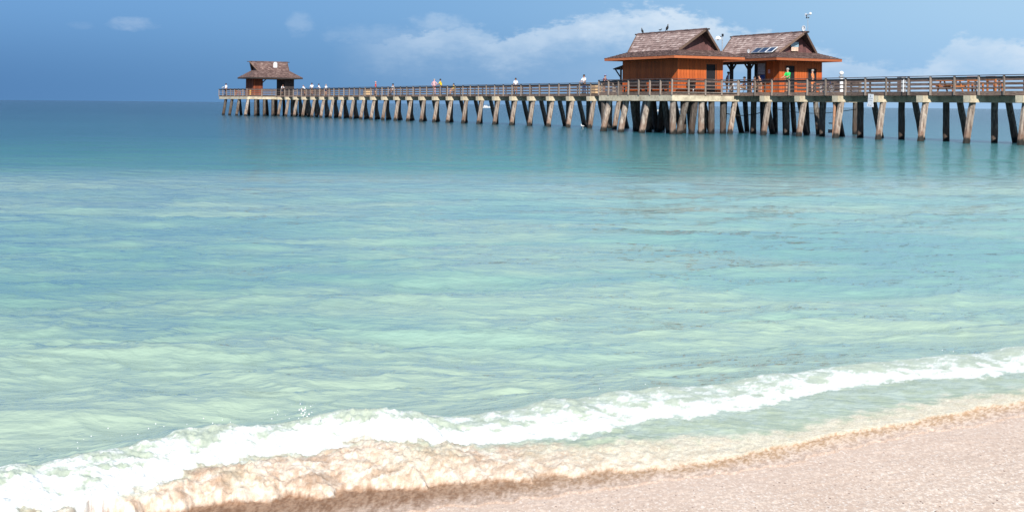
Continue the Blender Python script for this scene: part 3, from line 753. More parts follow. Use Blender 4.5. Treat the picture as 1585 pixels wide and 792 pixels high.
    for k_ in 'lr':
        g = G(); a, t_ = N['an' + k_][0] * s, N['to' + k_][0] * s
        g.tube([a + Vector((0, -.05 * s, -.045 * s)), a * .5 + t_ * .5 + Vector((0, 0, -.0)), t_ + Vector((0, .03 * s, 0))], [.045 * s, .052 * s, .038 * s], 8)
        g.obj('shoe', M_black, root, smooth=True)
    return root
PI = math.pi
# facing: local +y is away from the camera across the pier; PI turns a person towards the near rail
person(-1.05, 1.5, PI + .1, 'person in a bright green shirt and brown shorts leaning at the rail', M_skin, M_hairw, M_grn, M_khaki, 1.86, 'lean', lean=.06)
person(1.25, 1.9, PI - .9, 'person with white hair in an orange top and orange shorts by the farther hut', M_skin, M_hairw, M_org, M_org, 1.72, 'hip')
person(-8.9, 1.6, -.6, 'dark haired person in a purple and white patterned top between the huts', M_skin2, M_hair, M_purp, M_khaki, 1.72, 'stand', lean=.1)
person(-7.35, 2.2, PI - .5, 'seated person in a black cap and dark shirt low behind the rail between the huts', M_skin2, M_hair, M_navy, M_khaki, 1.7, 'sit', hat=M_black)
person(-6.55, 2.6, PI + .6, 'shirtless person seated in the porch of the farther hut beside the dark post', M_skin2, M_hair, None, M_khaki, 1.75, 'sit')
person(-5.75, 2.6, PI - .2, 'person in brown shorts standing bent over the bench before the notice board', M_skin, M_hair, None, M_khaki, 1.42, 'lean', lean=.16)
person(-30.75, 1.15, PI + .3, 'person in white shirt and blue trousers with a fishing rod left of the nearer hut', M_skin2, M_hair, M_wcloth, M_navy, 1.82, 'lean', shorts=False, lean=.04)
person(-27.75, 1.5, -1.2, 'person in a purple cap and maroon shirt at the corner of the hut platform', M_skin, M_hair, M_maro, M_khaki, 1.74, 'lean', hat=M_purp, lean=.12)
person(-44.9, 1.2, PI + 1.2, 'lone person in a white shirt and dark shorts midway along the pier', M_skin2, M_hair, M_wcloth, M_khaki, 1.68, 'stand')
person(-63.5, 1.15, PI - .8, 'dark haired person in a yellow shirt and blue jeans beside a shirtless one', M_skin2, M_hair, M_yel, M_jean, 1.82, 'lean', shorts=False, lean=.1)
person(-65.6, 1.2, PI + .7, 'shirtless pink skinned person standing left of the one in yellow', M_pink, M_hairw, None, M_pink, 1.84, 'hip')
person(-61.9, 2.0, PI, 'seated person in a yellow shirt low behind the rail', M_skin, M_hair, M_yel, M_khaki, 1.7, 'sit')
person(-78.8, 1.4, PI + .4, 'seated person in a white shirt and dark cap low behind the middle of the rail', M_skin2, M_hair, M_wcloth, M_khaki, 1.85, 'sit', hat=M_black)
person(-84.2, 1.2, PI - .3, 'person in a red shirt with pale red cap on the far half of the pier', M_skin, None, M_red, M_jean, 1.72, 'stand', hat=M_pink)
person(-112.5, 1.2, PI - 1.0, 'leftmost white shirted person of four, bent low over the rail', M_skin2, None, M_wcloth, M_khaki, 1.55, 'lean', lean=.30)
person(-109.3, 1.2, PI + .8, 'dark haired second of the four white shirted people at the far rail', M_skin2, M_hair, M_wcloth, M_khaki, 1.80, 'lean', lean=.08)
person(-106.6, 1.5, PI - .4, 'third of the four white shirted people at the far rail, dark hair', M_skin2, M_hair, M_wcloth, M_khaki, 1.66, 'lean', lean=.18)
person(-105.8, 2.1, PI + .4, 'rightmost and slightest of the four white shirted people at the far rail', M_skin, M_hairw, M_wcloth, M_navy, 1.60, 'stand')
person(-123.2, 1.0, -1.3, 'person in white bending forward beneath the far pavilion roof', M_skin2, None, M_wcloth, M_navy, 1.66, 'lean', lean=.34)
person(-136.6, -4.1, PI + .4, 'dark haired person in white at the leftmost corner of the pier head', M_skin2, M_hair, M_wcloth, M_navy, 1.92, 'stand')
person(-133.4, -1.5, PI - .4, 'person in pink stooping behind the left rail of the pier head', M_skin, M_hair, M_pink, M_maro, 1.25, 'lean', lean=.2)
# fishing rod
r_ = thing('fishing_rod', -30.9, .85, DK, 'long white fishing rod held over the near rail', 'fishing rod')
g = G(); g.tube([(-.8, -.1, .05), (-.2, -.05, .75), (.1, .0, 1.1)], [.012, .018, .022], 6); g.obj('rod', M_white, r_)
g = G(); g.tube([(.0, -.03, .98), (.0, .05, .98)], .045, 8); g.obj('reel', M_black, r_)

# ------------------------------------------------------------------ pier furniture
def bench(u, v, rz, ln, label, m=M_dark, group=None):
    b_ = thing('bench', u, v, DK, label, 'bench', group, rz)
    for i in range(3): g = G(); g.b(0, ln, -.22 + i * .15, -.09 + i * .15, .43, .47); g.obj('seat_slat', m, b_)
    for i in range(3): g = G(); g.b(0, ln, .24, .28, .56 + i * .14, .67 + i * .14); g.obj('back_slat', m, b_)
    for x in (.12, ln - .12):
        g = G(); g.b(x - .05, x + .05, -.2, -.1, .004, .43); g.obj('leg', m, b_)
        g = G(); g.b(x - .05, x + .05, .28, .36, .004, .98); g.obj('leg', m, b_)
bench(-13.7, -5.1, 0, 2.7, 'left one of two dark slatted benches along the nearer hut wall', group='benches outside the nearer hut')
bench(-10.4, -5.1, 0, 2.6, 'right one of two dark slatted benches along the nearer hut wall', group='benches outside the nearer hut')
def picnic(u, v, rz, label):
    p_ = thing('picnic_table', u, v, DK, label, 'picnic table', None, rz)
    for i in range(4): g = G(); g.b(-.85, .85, -.36 + i * .18, -.20 + i * .18, .73, .77); g.obj('top_plank', M_bench, p_)
    for sy in (-1, 1):
        g = G(); g.b(-.85, .85, sy * .68 - .13, sy * .68 + .13, .43, .47); g.obj('bench_plank', M_bench, p_)
    for x in (-.6, .6):
        for sy in (-1, 1):
            g = G(); g.beam((x, sy * .2, .73), (x, sy * .55, .004), .06, .10); g.obj('leg', M_bench, p_)
        g = G(); g.b(x + .035, x + .08, -.8, .8, .34, .43); g.obj('cross_bar', M_bench, p_)
def chair(u, v, rz, label):
    c_ = thing('deck_chair', u, v, DK, label, 'chair', 'tall orange chairs on the right end of the pier', rz)
    for x in (-.36, .36):
        for y in (-.28, .28):
            g = G(); g.b(x - .05, x + .05, y - .05, y + .05, .003, 1.0 if y > 0 else .62); g.obj('leg', M_bench, c_)
        g = G(); g.b(x - .07, x + .07, -.36, .36, .622, .66); g.obj('armrest', M_bench, c_)
    for i in range(4): g = G(); g.b(-.42, .42, -.3 + i * .15, -.17 + i * .15, .40, .43); g.obj('seat_slat', M_bench, c_)
    for i in range(3): g = G(); g.b(-.42, .42, .34, .37, .70 + i * .11, .79 + i * .11); g.obj('back_slat', M_bench, c_)
picnic(14.1, 2.7, .15, 'weathered orange picnic table behind the right end of the rail')
chair(16.2, 2.8, PI + .3, 'left one of two tall orange chairs near the right edge')
chair(17.8, 2.8, PI - .1, 'right one of two tall orange chairs near the right edge')
chair(-134.9, -2.6, PI, 'orange chair behind the left rail of the pier head'); 
cr = thing('crate', -30.5, 2.4, DK, 'tan slatted bin behind the rail left of the hut platform', 'bin')
for i in range(4): g = G(); g.b(-.42, .42, -.42, -.39, .06 + i * .22, .25 + i * .22); g.obj('slat', M_kraft, cr)
for i in range(4): g = G(); g.b(.39, .42, -.388, .388, .06 + i * .22, .25 + i * .22); g.obj('slat', M_kraft, cr)
g = G(); g.b(-.38, .38, -.38, .38, .004, .90); g.b(-.44, .44, -.44, .44, .91, .96); g.obj('body', M_trim, cr)
cr = thing('crate', -89.6, 2.2, DK, 'small tan box behind the rail left of the person in red', 'box')
g = G(); g.b(-.5, .5, -.4, .4, .004, .68); g.obj('body', M_kraft, cr); g = G(); g.b(-.53, .53, -.43, .43, .69, .74); g.obj('lid', M_trim, cr)
cr = thing('crate', -127.5, -2.3, DK, 'yellow box at the left leg of the far pavilion', 'box')
g = G(); g.b(-.3, .3, -.5, .5, .004, .82); g.obj('body', plain('yellow box paint', (.75, .42, .10), .7), cr); g = G(); g.b(-.33, .33, -.53, .53, .83, .87); g.obj('lid', M_trim, cr)
vp = thing('coin_viewer', 2.5, 3.6, DK, 'white post with two rounded heads beyond the far rail right of the huts', 'viewer')
g = G(); g.tube([(0, 0, 0), (0, 0, 1.15)], .13, 10); g.obj('post', M_white, vp)
g = G(); g.tube([(0, 0, 1.16), (0, 0, 1.26)], .2, 12); g.tube([(0, 0, 1.26), (0, 0, 1.32)], .07, 8); g.obj('collar', M_grey, vp)
g = G(); g.ball((0, 0, 1.47), (.17, .17, .16), 12, 7); g.obj('head', M_white, vp, smooth=True)
cb = thing('cabinet', 9.0, 3.3, DK, 'slim dark cabinet standing against the far rail right of the huts', 'cabinet')
g = G(); g.b(-.22, .22, -.2, .2, .004, 1.06); g.obj('body', M_grey, cb); g = G(); g.b(-.24, .24, -.22, .22, 1.062, 1.1); g.obj('lid', M_black, cb); g = G(); g.b(-.18, .18, -.212, -.203, .1, .95); g.obj('door', M_rail, cb)
wp = thing('hose_pipe', 12.25, .33, DK, 'thin white stand pipe fixed to a rail post', 'pipe')
g = G(); g.tube([(0, 0, -.02), (0, 0, .72), (.0, .04, .80)], .028, 8); g.obj('pipe', M_white, wp); g = G(); g.ball((0, .05, .82), .045, 8, 5); g.obj('tap', M_grey, wp)
# notice sign hung on a pile cap
sg = thing('notice_sign', 9.35, -.12, 2.35, 'pale grey notice sign hung on the end of a pile cap', 'sign')
sg.rotation_euler = (0, R(4), ANG)
g = G(); g.b(0, .52, 0, .02, .12, .78); g.obj('panel', M_white, sg)
g = G(); g.b(.0, .52, -.004, -.001, .60, .76) if False else None
g.b(.20, .27, -.006, -.001, .56, .72); g.b(.04, .48, -.006, -.001, .455, .49); g.b(.04, .42, -.006, -.001, .33, .36); g.obj('print', M_grey, sg)
g = G(); g.b(-.06, .56, -.003, .018, -.10, .115); g.obj('lower_panel', M_wcloth, sg)
g = G(); g.b(.10, .16, -.007, -.0035, -.05, .06); g.b(.24, .30, -.007, -.0035, -.07, .04); g.b(.34, .37, -.007, -.0035, -.05, .06); g.obj('print', M_grey, sg)
nb = thing('notice_board', -8.02, 4.12, DK, 'tall grey and blue notice board at the left of the farther hut wall', 'notice board')
g = G(); g.b(0, 1.0, -.09, -.03, .9, 2.5); g.obj('frame', M_trim, nb)
g = G(); g.b(.07, .93, -.11, -.092, 1.75, 2.42); g.b(.07, .93, -.11, -.092, 1.56, 1.73); g.obj('poster', M_poster, nb)
g = G(); g.b(.07, .93, -.112, -.092, .96, 1.5); g.obj('poster', M_blue, nb)
for x in (.06, .94): g = G(); g.b(x - .05, x + .05, -.08, 0, .004, .9); g.obj('post', M_trim, nb)
n2 = thing('wall_notice', -6.75, 4.1, DK, 'small pinkish notice pinned to the farther hut wall', 'notice')
g = G(); g.b(0, .25, -.01, .01, 1.62, 1.92); g.obj('sheet', M_pink, n2)
gr = thing('newspaper_box', -6.45, -4.05, DK, 'black box on a stand with a white pipe before the orange hut wall', 'box', None, R(90))
g = G(); g.b(0, .62, -.35, .0, .72, .98); g.obj('hood', M_black, gr); g = G(); g.b(.03, .59, -.33, -.02, .36, .66); g.obj('cabinet', M_black, gr)
g = G(); g.b(0, .62, -.36, .01, .67, .71); g.obj('shelf', M_khaki, gr)
for x in (.06, .56):
    for y in (-.3, -.05): g = G(); g.b(x - .02, x + .02, y - .02, y + .02, .003, .36); g.obj('leg', M_black, gr)
g = G(); g.tube([(.31, -.42, .004), (.31, -.42, .34)], .035, 8); g.obj('pipe', M_white, gr)
# bicycles
def bike(u, v, rz, label, m):
    b_ = thing('bicycle', u, v, DK, label, 'bicycle', None, rz)
    for x in (-.52, .52):
        g = G(); n = 20; pts = [(x + .32 * math.cos(2 * PI * i / n), 0, .335 + .32 * math.sin(2 * PI * i / n)) for i in range(n + 1)]; g.tube(pts, .02, 6)
        wh = g.obj('wheel', M_black, b_)
        g = G()
        for i in range(6): a = PI * i / 6; g.tube([(x + .3 * math.cos(a), 0, .335 + .3 * math.sin(a)), (x - .3 * math.cos(a), 0, .335 - .3 * math.sin(a))], .005, 4)
        g.obj('spokes', M_white, wh)
    g = G()
    for p, q in (((-.52, 0, .335), (-.05, 0, .3)), ((-.05, 0, .3), (-.2, 0, .85)), ((-.2, 0, .72), (.35, 0, .8)), ((-.05, 0, .3), (.36, 0, .72)), ((-.52, 0, .335), (-.18, 0, .78)), ((.52, 0, .335), (.34, 0, .95))): g.tube([p, q], .02, 6)
    g.obj('frame', m, b_)
    g = G(); g.tube([(-.32, 0, .88), (-.2, 0, .9), (-.06, 0, .87)], [.07, .06, .02], 8); g.obj('saddle', M_black, b_)
    g = G(); g.tube([(.30, -.26, .99), (.36, 0, .97), (.30, .26, .99)], .015, 6); g.obj('handlebar', M_black, b_)
bike(2.0, 2.6, .1, 'dark bicycle leaning behind the rail right of the farther hut', M_navy)
bike(-9.5, 2.9, .4, 'pale framed bicycle behind the patterned-top person between the huts', M_white)

# ------------------------------------------------------------------ far boats
def boat(x, y, label, s=1.0, rz=0.0):
    b_ = ob('motor_boat', None, None, (x, y, 0), (0, 0, rz), label, 'boat', 'white boats near the horizon')
    g = G(); vs = []
    for xx, wd, zt in ((-4, 1.3, 1.0), (-1, 1.5, 1.05), (2, 1.2, 1.25), (4.4, .05, 1.6)):
        vs += [(xx * s, -wd * s, zt * s), (xx * s * .96, -wd * .6 * s, -.3), (xx * s * .96, wd * .6 * s, -.3), (xx * s, wd * s, zt * s)]
    fs = [(i * 4 + a, i * 4 + b2, (i + 1) * 4 + b2, (i + 1) * 4 + a) for i in range(3) for a, b2 in ((0, 1), (1, 2), (2, 3), (3, 0))] + [(3, 2, 1, 0), (12, 13, 14, 15)]
    g.add(vs, fs); g.obj('hull', M_white, b_)
    g = G(); g.b(-1.6 * s, 1.2 * s, -.9 * s, .9 * s, 1.08 * s, 2.3 * s); c_ = g.obj('cabin', M_white, b_)
    g = G(); g.b(-1.2 * s, 1.23 * s, -.92 * s, .92 * s, 1.6 * s, 2.0 * s); g.obj('window', M_panel, c_)
    g = G(); g.tube([(-.5 * s, 0, 2.3 * s), (-.5 * s, 0, 3.6 * s)], .05 * s, 6); g.obj('mast', M_grey, b_)
boat(-14.4, 735, 'tiny white boat near the horizon seen between mid-pier piles', .62, .4)
boat(78, 610, 'tiny white boat on the horizon seen under the nearer hut', .62, 2.6)
boat(56.2, 500, 'second tiny white boat seen under the nearer hut, farther left', .6, .2)

# ------------------------------------------------------------------ sea surface, shore break and beach
TAB = [np.random.RandomState(100 + i).rand(256, 256) for i in range(6)]
def vnoise(x, y, s=0):
    T_ = TAB[s % 6]; xi = np.floor(x).astype(np.int64); yi = np.floor(y).astype(np.int64); fx = x - xi; fy = y - yi
    fx = fx * fx * (3 - 2 * fx); fy = fy * fy * (3 - 2 * fy); x0 = (xi + 37 * s) & 255; y0 = (yi + 91 * s) & 255; x1 = (x0 + 1) & 255; y1 = (y0 + 1) & 255
    return (T_[x0, y0] * (1 - fx) + T_[x1, y0] * fx) * (1 - fy) + (T_[x0, y1] * (1 - fx) + T_[x1, y1] * fx) * fy
def fbm(x, y, o=4, s=0, g=.5):
    r_ = 0; am = 1; t_ = 0
    for i in range(o):
        r_ = r_ + am * vnoise(x * 2.03 ** i + 13.7 * i, y * 2.03 ** i + 7.1 * i, s + i); t_ += am; am *= g
    return r_ / t_
def ss(x, a, b_): 
    t_ = np.clip((x - a) / (b_ - a), 0, 1); return t_ * t_ * (3 - 2 * t_)
TH = R(28.6); CT, ST = math.cos(TH), math.sin(TH)
def AB(X, Y): return X * CT + (Y - 9.72) * ST, X * ST - (Y - 9.72) * CT      # along the break, towards the shore
A1 = [-6, -3.6, -3.28, -2.9, -2.5, -2.1, -1.9, -1.67, -1.28, -.85, -.3, .2, .8, 1.4, 2.04, 2.7, 3.45, 4.25, 4.9, 8]
B1_ = [1.3, .93, .84, .70, .58, .62, .57, .56, .68, .73, .64, .62, .57, .57, .49, .46, .42, .39, .43, .2]
A2 = [-6, -3.7, -3.1, -2.66, -2.25, -1.8, -1.44, -1.1, -.65, -.2, .37, .88, 1.5, 2.36, 3.0, 3.6, 4.15, 8]
B2_ = [1.8, 1.64, 1.46, 1.21, 1.08, .97, 1.08, 1.26, 1.26, 1.27, 1.17, 1.18, 1.10, .87, .87, .96, 1.0, .9]
A3 = [-6, -3.7, -3.07, -2.4, -2.05, -1.67, -1.34, -.97, -.13, .3, .8, 1.55, 2.1, 3.4, 8]
B3_ = [2.0, 1.75, 1.55, 1.53, 1.58, 1.62, 1.74, 1.83, 1.92, 1.95, 1.93, 1.77, 1.76, 1.66, 1.5]
A4 = [-6, -3.5, -2.5, -1.84, -1.1, -.3, .6, 1.2, 2.0, 3.0, 8]
B4_ = [2.2, 1.93, 1.92, 2.0, 2.12, 2.15, 2.2, 2.1, 2.03, 1.98, 1.9]
def lines(a):
    n1 = fbm(a * 3.1, a * 0 + .5, 4, 1) - .5; n2 = fbm(a * 4.7, a * 0 + 3.5, 4, 2) - .5; n3 = fbm(a * 3.7, a * 0 + 9.5, 5, 3) - .5
    return (np.interp(a, A1, B1_) + n1 * .10, np.interp(a, A2, B2_) + n2 * .22, np.interp(a, A3, B3_) + n3 * np.interp(a, [-2, 0, 2], [.30, .20, .12]) - .13 * (np.abs(np.sin(a * 6.3 + 5 * n1)) - .5) * ss(-a, -.8, 1.0), np.interp(a, A4, B4_) + n2 * .10 + (fbm(a * 14, a * 0 + 5, 3, 1) - .5) * .10)
def hcrest(a): return np.interp(a, [-6, -3.6, -1.5, 0, 2, 4.8, 8], [.27, .26, .235, .18, .14, .12, .10])
def sand_z(a, b_, b4):
    d = b_ - b4
    return np.maximum(.022 + np.where(d > 0, d * .06, d * .10), -2.0)
# polar sheet, finer where it lies close
D = np.concatenate([np.arange(585, 20, -.92), np.arange(20, 3, -.6), [2.5, 2, 1.5, 1.2, .9, .6, .4]])
rad = 2.2 * 1336 / D
ang = np.concatenate([np.arange(-85, -25, 1.5), np.arange(-25, 25.01, .056), np.arange(26, 86, 1.5)])
RR, AA = np.meshgrid(rad, np.radians(ang), indexing='ij')
Yc = RR; Xc = RR * np.tan(np.clip(AA, -1.2, 1.2))                           # rows of equal distance
a, b = AB(Xc, Yc); b1, b2, b3, b4 = lines(a)
hc = hcrest(a) * (1 + .34 * (fbm(a * 2.3, a * 0 + 20, 4, 4) - .5) * 2)
pix = RR ** 2 / (1336 * 2.2)                                                # ground length of one picture row
rs = np.random.RandomState(5); Z = np.zeros_like(Xc)
wx = Xc + 1.1 * (fbm(Xc * .35, Yc * .35, 3, 2) - .5); wy = Yc + 1.5 * (fbm(Xc * .25 + 9, Yc * .35, 3, 3) - .5)
NW = 64
calm = .45 + 1.1 * fbm(Xc * .05 + 4, Yc * .10, 3, 5)
for i in range(NW):
    lam = .22 * (7.0 / .22) ** ((i + rs.rand()) / NW); k_ = 2 * math.pi / lam
    th = math.atan2(-.93, .22) + rs.normal(0, .42); kx, ky = math.cos(th) * k_, math.sin(th) * k_
    sl = .021 * (.8 if lam < .6 else 1.0 if lam < 1.5 else 1.0 / (lam / 1.5) ** .55)
    att = ss(lam / np.maximum(pix * abs(math.sin(th)) * 2.2, 1e-6), .8, 2.2)
    ph = kx * wx + ky * wy + rs.rand() * 6.28
    s_ = np.sin(ph); Z += (sl / k_) * att * calm * (s_ + .18 * np.cos(2 * ph))
rg = 1 - np.abs(2 * fbm(wx * .85, wy * 2.4, 3, 3) - 1) * 1.6; rg2 = 1 - np.abs(2 * fbm(wx * 2.1 + 5, wy * 5.5, 3, 0) - 1) * 1.6
Z += calm * (.030 * np.clip(rg, 0, 1) ** 3 * (1 - ss(pix, .25, .9)) + .010 * np.clip(rg2, 0, 1) ** 3 * (1 - ss(pix, .08, .35)))
near_f = ss(b1 - b, -.05, .5) + .0
Z *= near_f
tb = np.clip((b - b1) / (b2 - b1), 0, 1); tf = np.clip((b - b2) / np.maximum(b3 - b2, .05), 0, 1); tw = np.clip((b - b3) / np.maximum(b4 - b3, .05), 0, 1)
back = hc * np.exp(-np.abs(np.minimum(b - b1, 0) / .60) ** 1.35)
left = ss(-a, -1.2, 1.4)                                                    # steep, churning side
prof = hc * (1 - .42 * tb ** 1.7)
zf = hc * .58 * (1 - tf ** (1.2 + .8 * left)) + .04 * tf * (1 - tw)
h_ = np.where(b < b1, back, np.where(b < b2, prof, zf))
h_ = np.where(b > b3, .022 * (1 - tw) ** .6 + .010 * (1 - tw) + .026 * tw, h_)
zone = ss(b, -.0, .1) * 0 + ss(b - b1, -.04, .10) * (1 - ss(b - b3, -.05, .06))
q1 = fbm(a * 5, b * 6, 5, 1, .55); q2 = fbm(a * 16, b * 18, 4, 3, .55); bil = np.abs(q1 - .5) * 2
q3 = fbm(a * 45, b * 50, 3, 2, .6)
lump = (.5 - bil) * .036 + (q2 - .5) * .034 + (q3 - .5) * .030
Z = Z + h_ + zone * lump * (.35 + .65 * left) * (hc / .22)
Z += ss(b - b3, -.1, .0) * (1 - tw) * (fbm(Xc * 30, Yc * 9, 3, 2) - .5) * .014
Z = np.where(b > b4, np.minimum(.020, sand_z(a, b, b4) - .012 - (b - b4) * .2), Z)
Z = Z - RR ** 2 / (2 * 6.371e6) * 0
# ---- colours of water, foam and churned sand
def c3(r, g, b_): return np.array([r, g, b_])
def mixc(f, x, y): f = f[..., None]; return x * (1 - f) + y * f
lx = np.log(RR)
stops = [(5, (.36, .455, .365)), (9, (.36, .46, .37)), (13, (.30, .45, .37)), (18, (.21, .39, .345)), (23, (.235, .42, .365)), (30, (.28, .45, .39)), (35, (.255, .405, .38)), (44, (.095, .265, .235)), (58, (.055, .210, .19)), (90, (.032, .135, .165)), (250, (.010, .062, .095)), (3000, (.004, .028, .055))]
lft = ss(-Xc / RR, -.05, .3)
wv = lx + (.12 + .35 * lft) * (fbm(Xc * .05 + 3, Yc * .05, 4, 1) - .5) + .14 * np.clip(-Xc / RR, -.5, .5) * 1.4
colr = np.stack([np.interp(wv, [math.log(s[0]) for s in stops], [s[1][k_] for s in stops]) for k_ in range(3)], -1)
p1 = fbm(Xc * .16, Yc * .42, 4, 2); p2 = fbm(Xc * .55, Yc * 1.5, 4, 4)
milk = ss(p1 * .6 + p2 * .4, .38, .66) * ss(-RR, -46, -30)
colr = colr * (1 - .15 * lft * ss(lx, 2.0, 2.7))[..., None]
colr = mixc(milk * (.52 - .25 * lft), colr, c3(.42, .505, .375)); colr = mixc(ss(1 - p1, .50, .72) * .30, colr, colr * c3(.62, .80, .95))
gr = np.ones_like(Xc)[..., None]
green = c3(.41, .47, .345); white = c3(.86, .86, .83); tan = c3(.60, .43, .31); brown = c3(.17, .08, .042)
inb = ss(b - b1, -.01, .03); lace = fbm(a * 9, b * 12, 5, 2, .6); lace2 = fbm(a * 28, b * 34, 4, 0, .6)
# body of the broken wave: milky green
green2 = mixc(ss(lace, .35, .7), green * gr, c3(.47, .54, .45) * gr)
colr = mixc(inb, colr, green2)
# white crest foam; lacy behind, solid in front
t0 = (b - b1) / (b2 - b1)
solid = ss(t0 + (lace - .5) * 1.3, .30 + .16 * (1 - left), .64 + .16 * (1 - left))
solid = np.maximum(solid, ss(lace2 + lace, 1.05, 1.28) * .7)
low = 1 - ss(b - b2 + (lace - .5) * .28 + (lace2 - .5) * .08, -.03, .03)
fw = inb * low * (.16 + .84 * solid); fw = np.where(b > b2 + .25, 0, fw)
# tan foam over churned sand in front
start = b2 + (b3 - b2) * (.02 + .68 * (1 - left))
ft = ss(b - start + (lace - .5) * .35, -.10, .12)
curl = np.abs(fbm(a * 6 + 3, b * 8, 5, 4, .55) - .5) * 2; web = 1 - ss(curl, .02, .22)
fine = fbm(a * 60 + 5, b * 75, 3, 1, .7)
tanc = mixc(np.clip(.45 * ss(lace2, .38, .68) + .40 * web + .5 * ss(fine, .4, .7), 0, 1), tan * gr, c3(.84, .74, .62) * gr)
tanc = mixc(ss(lace, .52, .72) * .6 * left, tanc, c3(.38, .24, .155) * gr)
tanc = mixc(ss(fbm(a * 3 + 7, b * 4, 3, 3), .5, .65) * (1 - tf) * .6, tanc, c3(.50, .48, .34) * gr)
tanc = mixc((1 - left) * .55, tanc, c3(.80, .70, .54) * gr)
colr = mixc(ft * (1 - .25 * (1 - left)), colr, tanc)
colr = mixc(np.clip(fw, 0, 1), colr, white * gr)
# brown backwash in front of the foot
st = fbm(Xc * 34, Yc * 4.5, 4, 1, .65); st2 = fbm(Xc * 95, Yc * 26, 3, 5, .65)
dk = np.interp(a, [-4, -1.5, -.6, .2, 1, 4.5], [1, .9, .6, .28, .10, 0])
grain = fbm(Xc * 60, Yc * 28, 3, 2, .7)
br = mixc((.25 + .6 * ss(st * .45 + st2 * .25 + grain * .3, .38, .62)) * .9, brown * gr, c3(.46, .29, .19) * gr)
br = mixc(1 - dk, br, mixc(ss(grain, .35, .65), c3(.58, .37, .22) * gr, c3(.90, .68, .50) * gr))
fb = ss(b - b3 + (lace2 - .5) * .05, -.012, .012)
tj = ss(tw + (st - .5) * .55, np.interp(a, [-2, 0, 2], [.42, .22, .22]), np.interp(a, [-2, 0, 2], [1.35, 1.0, 1.0]))
sandc = mixc(ss(grain, .32, .68), c3(.57, .42, .33) * gr, c3(.84, .67, .55) * gr)
rim = ss(tw, .70, 1.0)
colr = mixc(fb, colr, mixc(tj, br, mixc(rim * .55, sandc, c3(.46, .34, .27) * gr)))
chop = .045 + .125 * ss(lx, math.log(14), math.log(90))
foam = np.clip(np.maximum(np.maximum(fw, ft * .9), fb * .75) + inb * .35, 0, 1)
nr, nc = Xc.shape
verts = np.stack([Xc, Yc, Z], -1).reshape(-1, 3)
idx = np.arange(nr * nc).reshape(nr, nc)
quads = np.stack([idx[:-1, :-1], idx[:-1, 1:], idx[1:, 1:], idx[1:, :-1]], -1).reshape(-1, 4)
keep = (b < b4 + 1.2).reshape(-1); kq = keep[quads].all(1); quads = quads[kq]
def fast_mesh(name, verts, quads):
    me = bpy.data.meshes.new(name); me.vertices.add(len(verts)); me.vertices.foreach_set('co', verts.astype(np.float32).ravel())
    me.loops.add(len(quads) * 4); me.loops.foreach_set('vertex_index', quads.astype(np.int32).ravel())
    me.polygons.add(len(quads)); me.polygons.foreach_set('loop_start', np.arange(0, len(quads) * 4, 4, dtype=np.int32))
    me.update(calc_edges=True); me.shade_smooth(); return me
used = np.zeros(len(verts), bool); used[quads.ravel()] = True; remap = np.cumsum(used) - 1
me = fast_mesh('sea', verts[used], remap[quads])
ca = me.color_attributes.new('tint', 'FLOAT_COLOR', 'POINT'); ca.data.foreach_set('color', np.concatenate([colr.reshape(-1, 3)[used], np.ones((used.sum(), 1))], 1).astype(np.float32).ravel())
fa = me.attributes.new('foam', 'FLOAT', 'POINT'); fa.data.foreach_set('value', foam.reshape(-1)[used].astype(np.float32))
fa = me.attributes.new('chop', 'FLOAT', 'POINT'); fa.data.foreach_set('value', chop.reshape(-1)[used].astype(np.float32))
def f_sea(p):
    at = NEW('ShaderNodeAttribute'); at.attribute_name = 'tint'; fo = NEW('ShaderNodeAttribute'); fo.attribute_name = 'foam'
    n = noise(vec((60, 60, 60)), 1.0, 5, .65)
    hv = NEW('ShaderNodeHueSaturation'); lk(at.outputs['Color'], hv.inputs['Color'])
    lk(M('ADD', 1.0, M('MULTIPLY', M('MULTIPLY', M('SUBTRACT', M('ADD', M('MULTIPLY', n, .6), M('MULTIPLY', noise(vec((160, 160, 160)), 1.0, 3, .6), .4)), .5), fo.outputs['Fac']), 1.5)), hv.inputs['Value'])
    lk(hv.outputs[0], p.inputs['Base Color'])
    ch = NEW('ShaderNodeAttribute'); ch.attribute_name = 'chop'
    lk(M('ADD', ch.outputs['Fac'], MR(fo.outputs['Fac'], 0, .8, 0, .75, False)), p.inputs['Roughness']); p.inputs['IOR'].default_value = 1.33
    lk(MR(fo.outputs['Fac'], .2, .9, .5, .12, False), p.inputs['Specular IOR Level'])
    r1 = noise(vec((1.0, 2.6, 1)), 3.2, 5, .6, .3); r2 = noise(vec((1.0, 2.2, 1)), .65, 5, .6, .2); r3 = noise(vec((1, 1.6, 1)), 11, 3, .5)
    cdn = NEW('ShaderNodeCameraData') if False else None
    r4 = M('ADD', noise(vec((.14, .62, 1)), 1.0, 5, .65, .3), M('MULTIPLY', noise(vec((.07, .24, 1)), 1.0, 3, .6, .3), 1.8)); r4 = M('MULTIPLY', r4, MR(ch.outputs['Fac'], .08, .17, 0, .45))
    h = M('ADD', M('ADD', M('ADD', r4, M('MULTIPLY', r1, .07)), M('MULTIPLY', r2, .30)), M('MULTIPLY', r3, .008))
    b_ = NEW('ShaderNodeBump'); b_.inputs['Distance'].default_value = 1.0; lk(h, b_.inputs['Height']); lk(M('MULTIPLY', M('SUBTRACT', 1.0, M('MULTIPLY', fo.outputs['Fac'], .9)), MR(ch.outputs['Fac'], .07, .17, .34, 1)), b_.inputs['Strength'])
    fn = noise(vec((30, 30, 30)), 1.0, 5, .7); b2_ = NEW('ShaderNodeBump'); b2_.inputs['Distance'].default_value = .02; lk(fn, b2_.inputs['Height']); lk(M('MULTIPLY', fo.outputs['Fac'], .5), b2_.inputs['Strength'])
    lk(b_.outputs[0], b2_.inputs['Normal']); lk(b2_.outputs[0], p.inputs['Normal'])
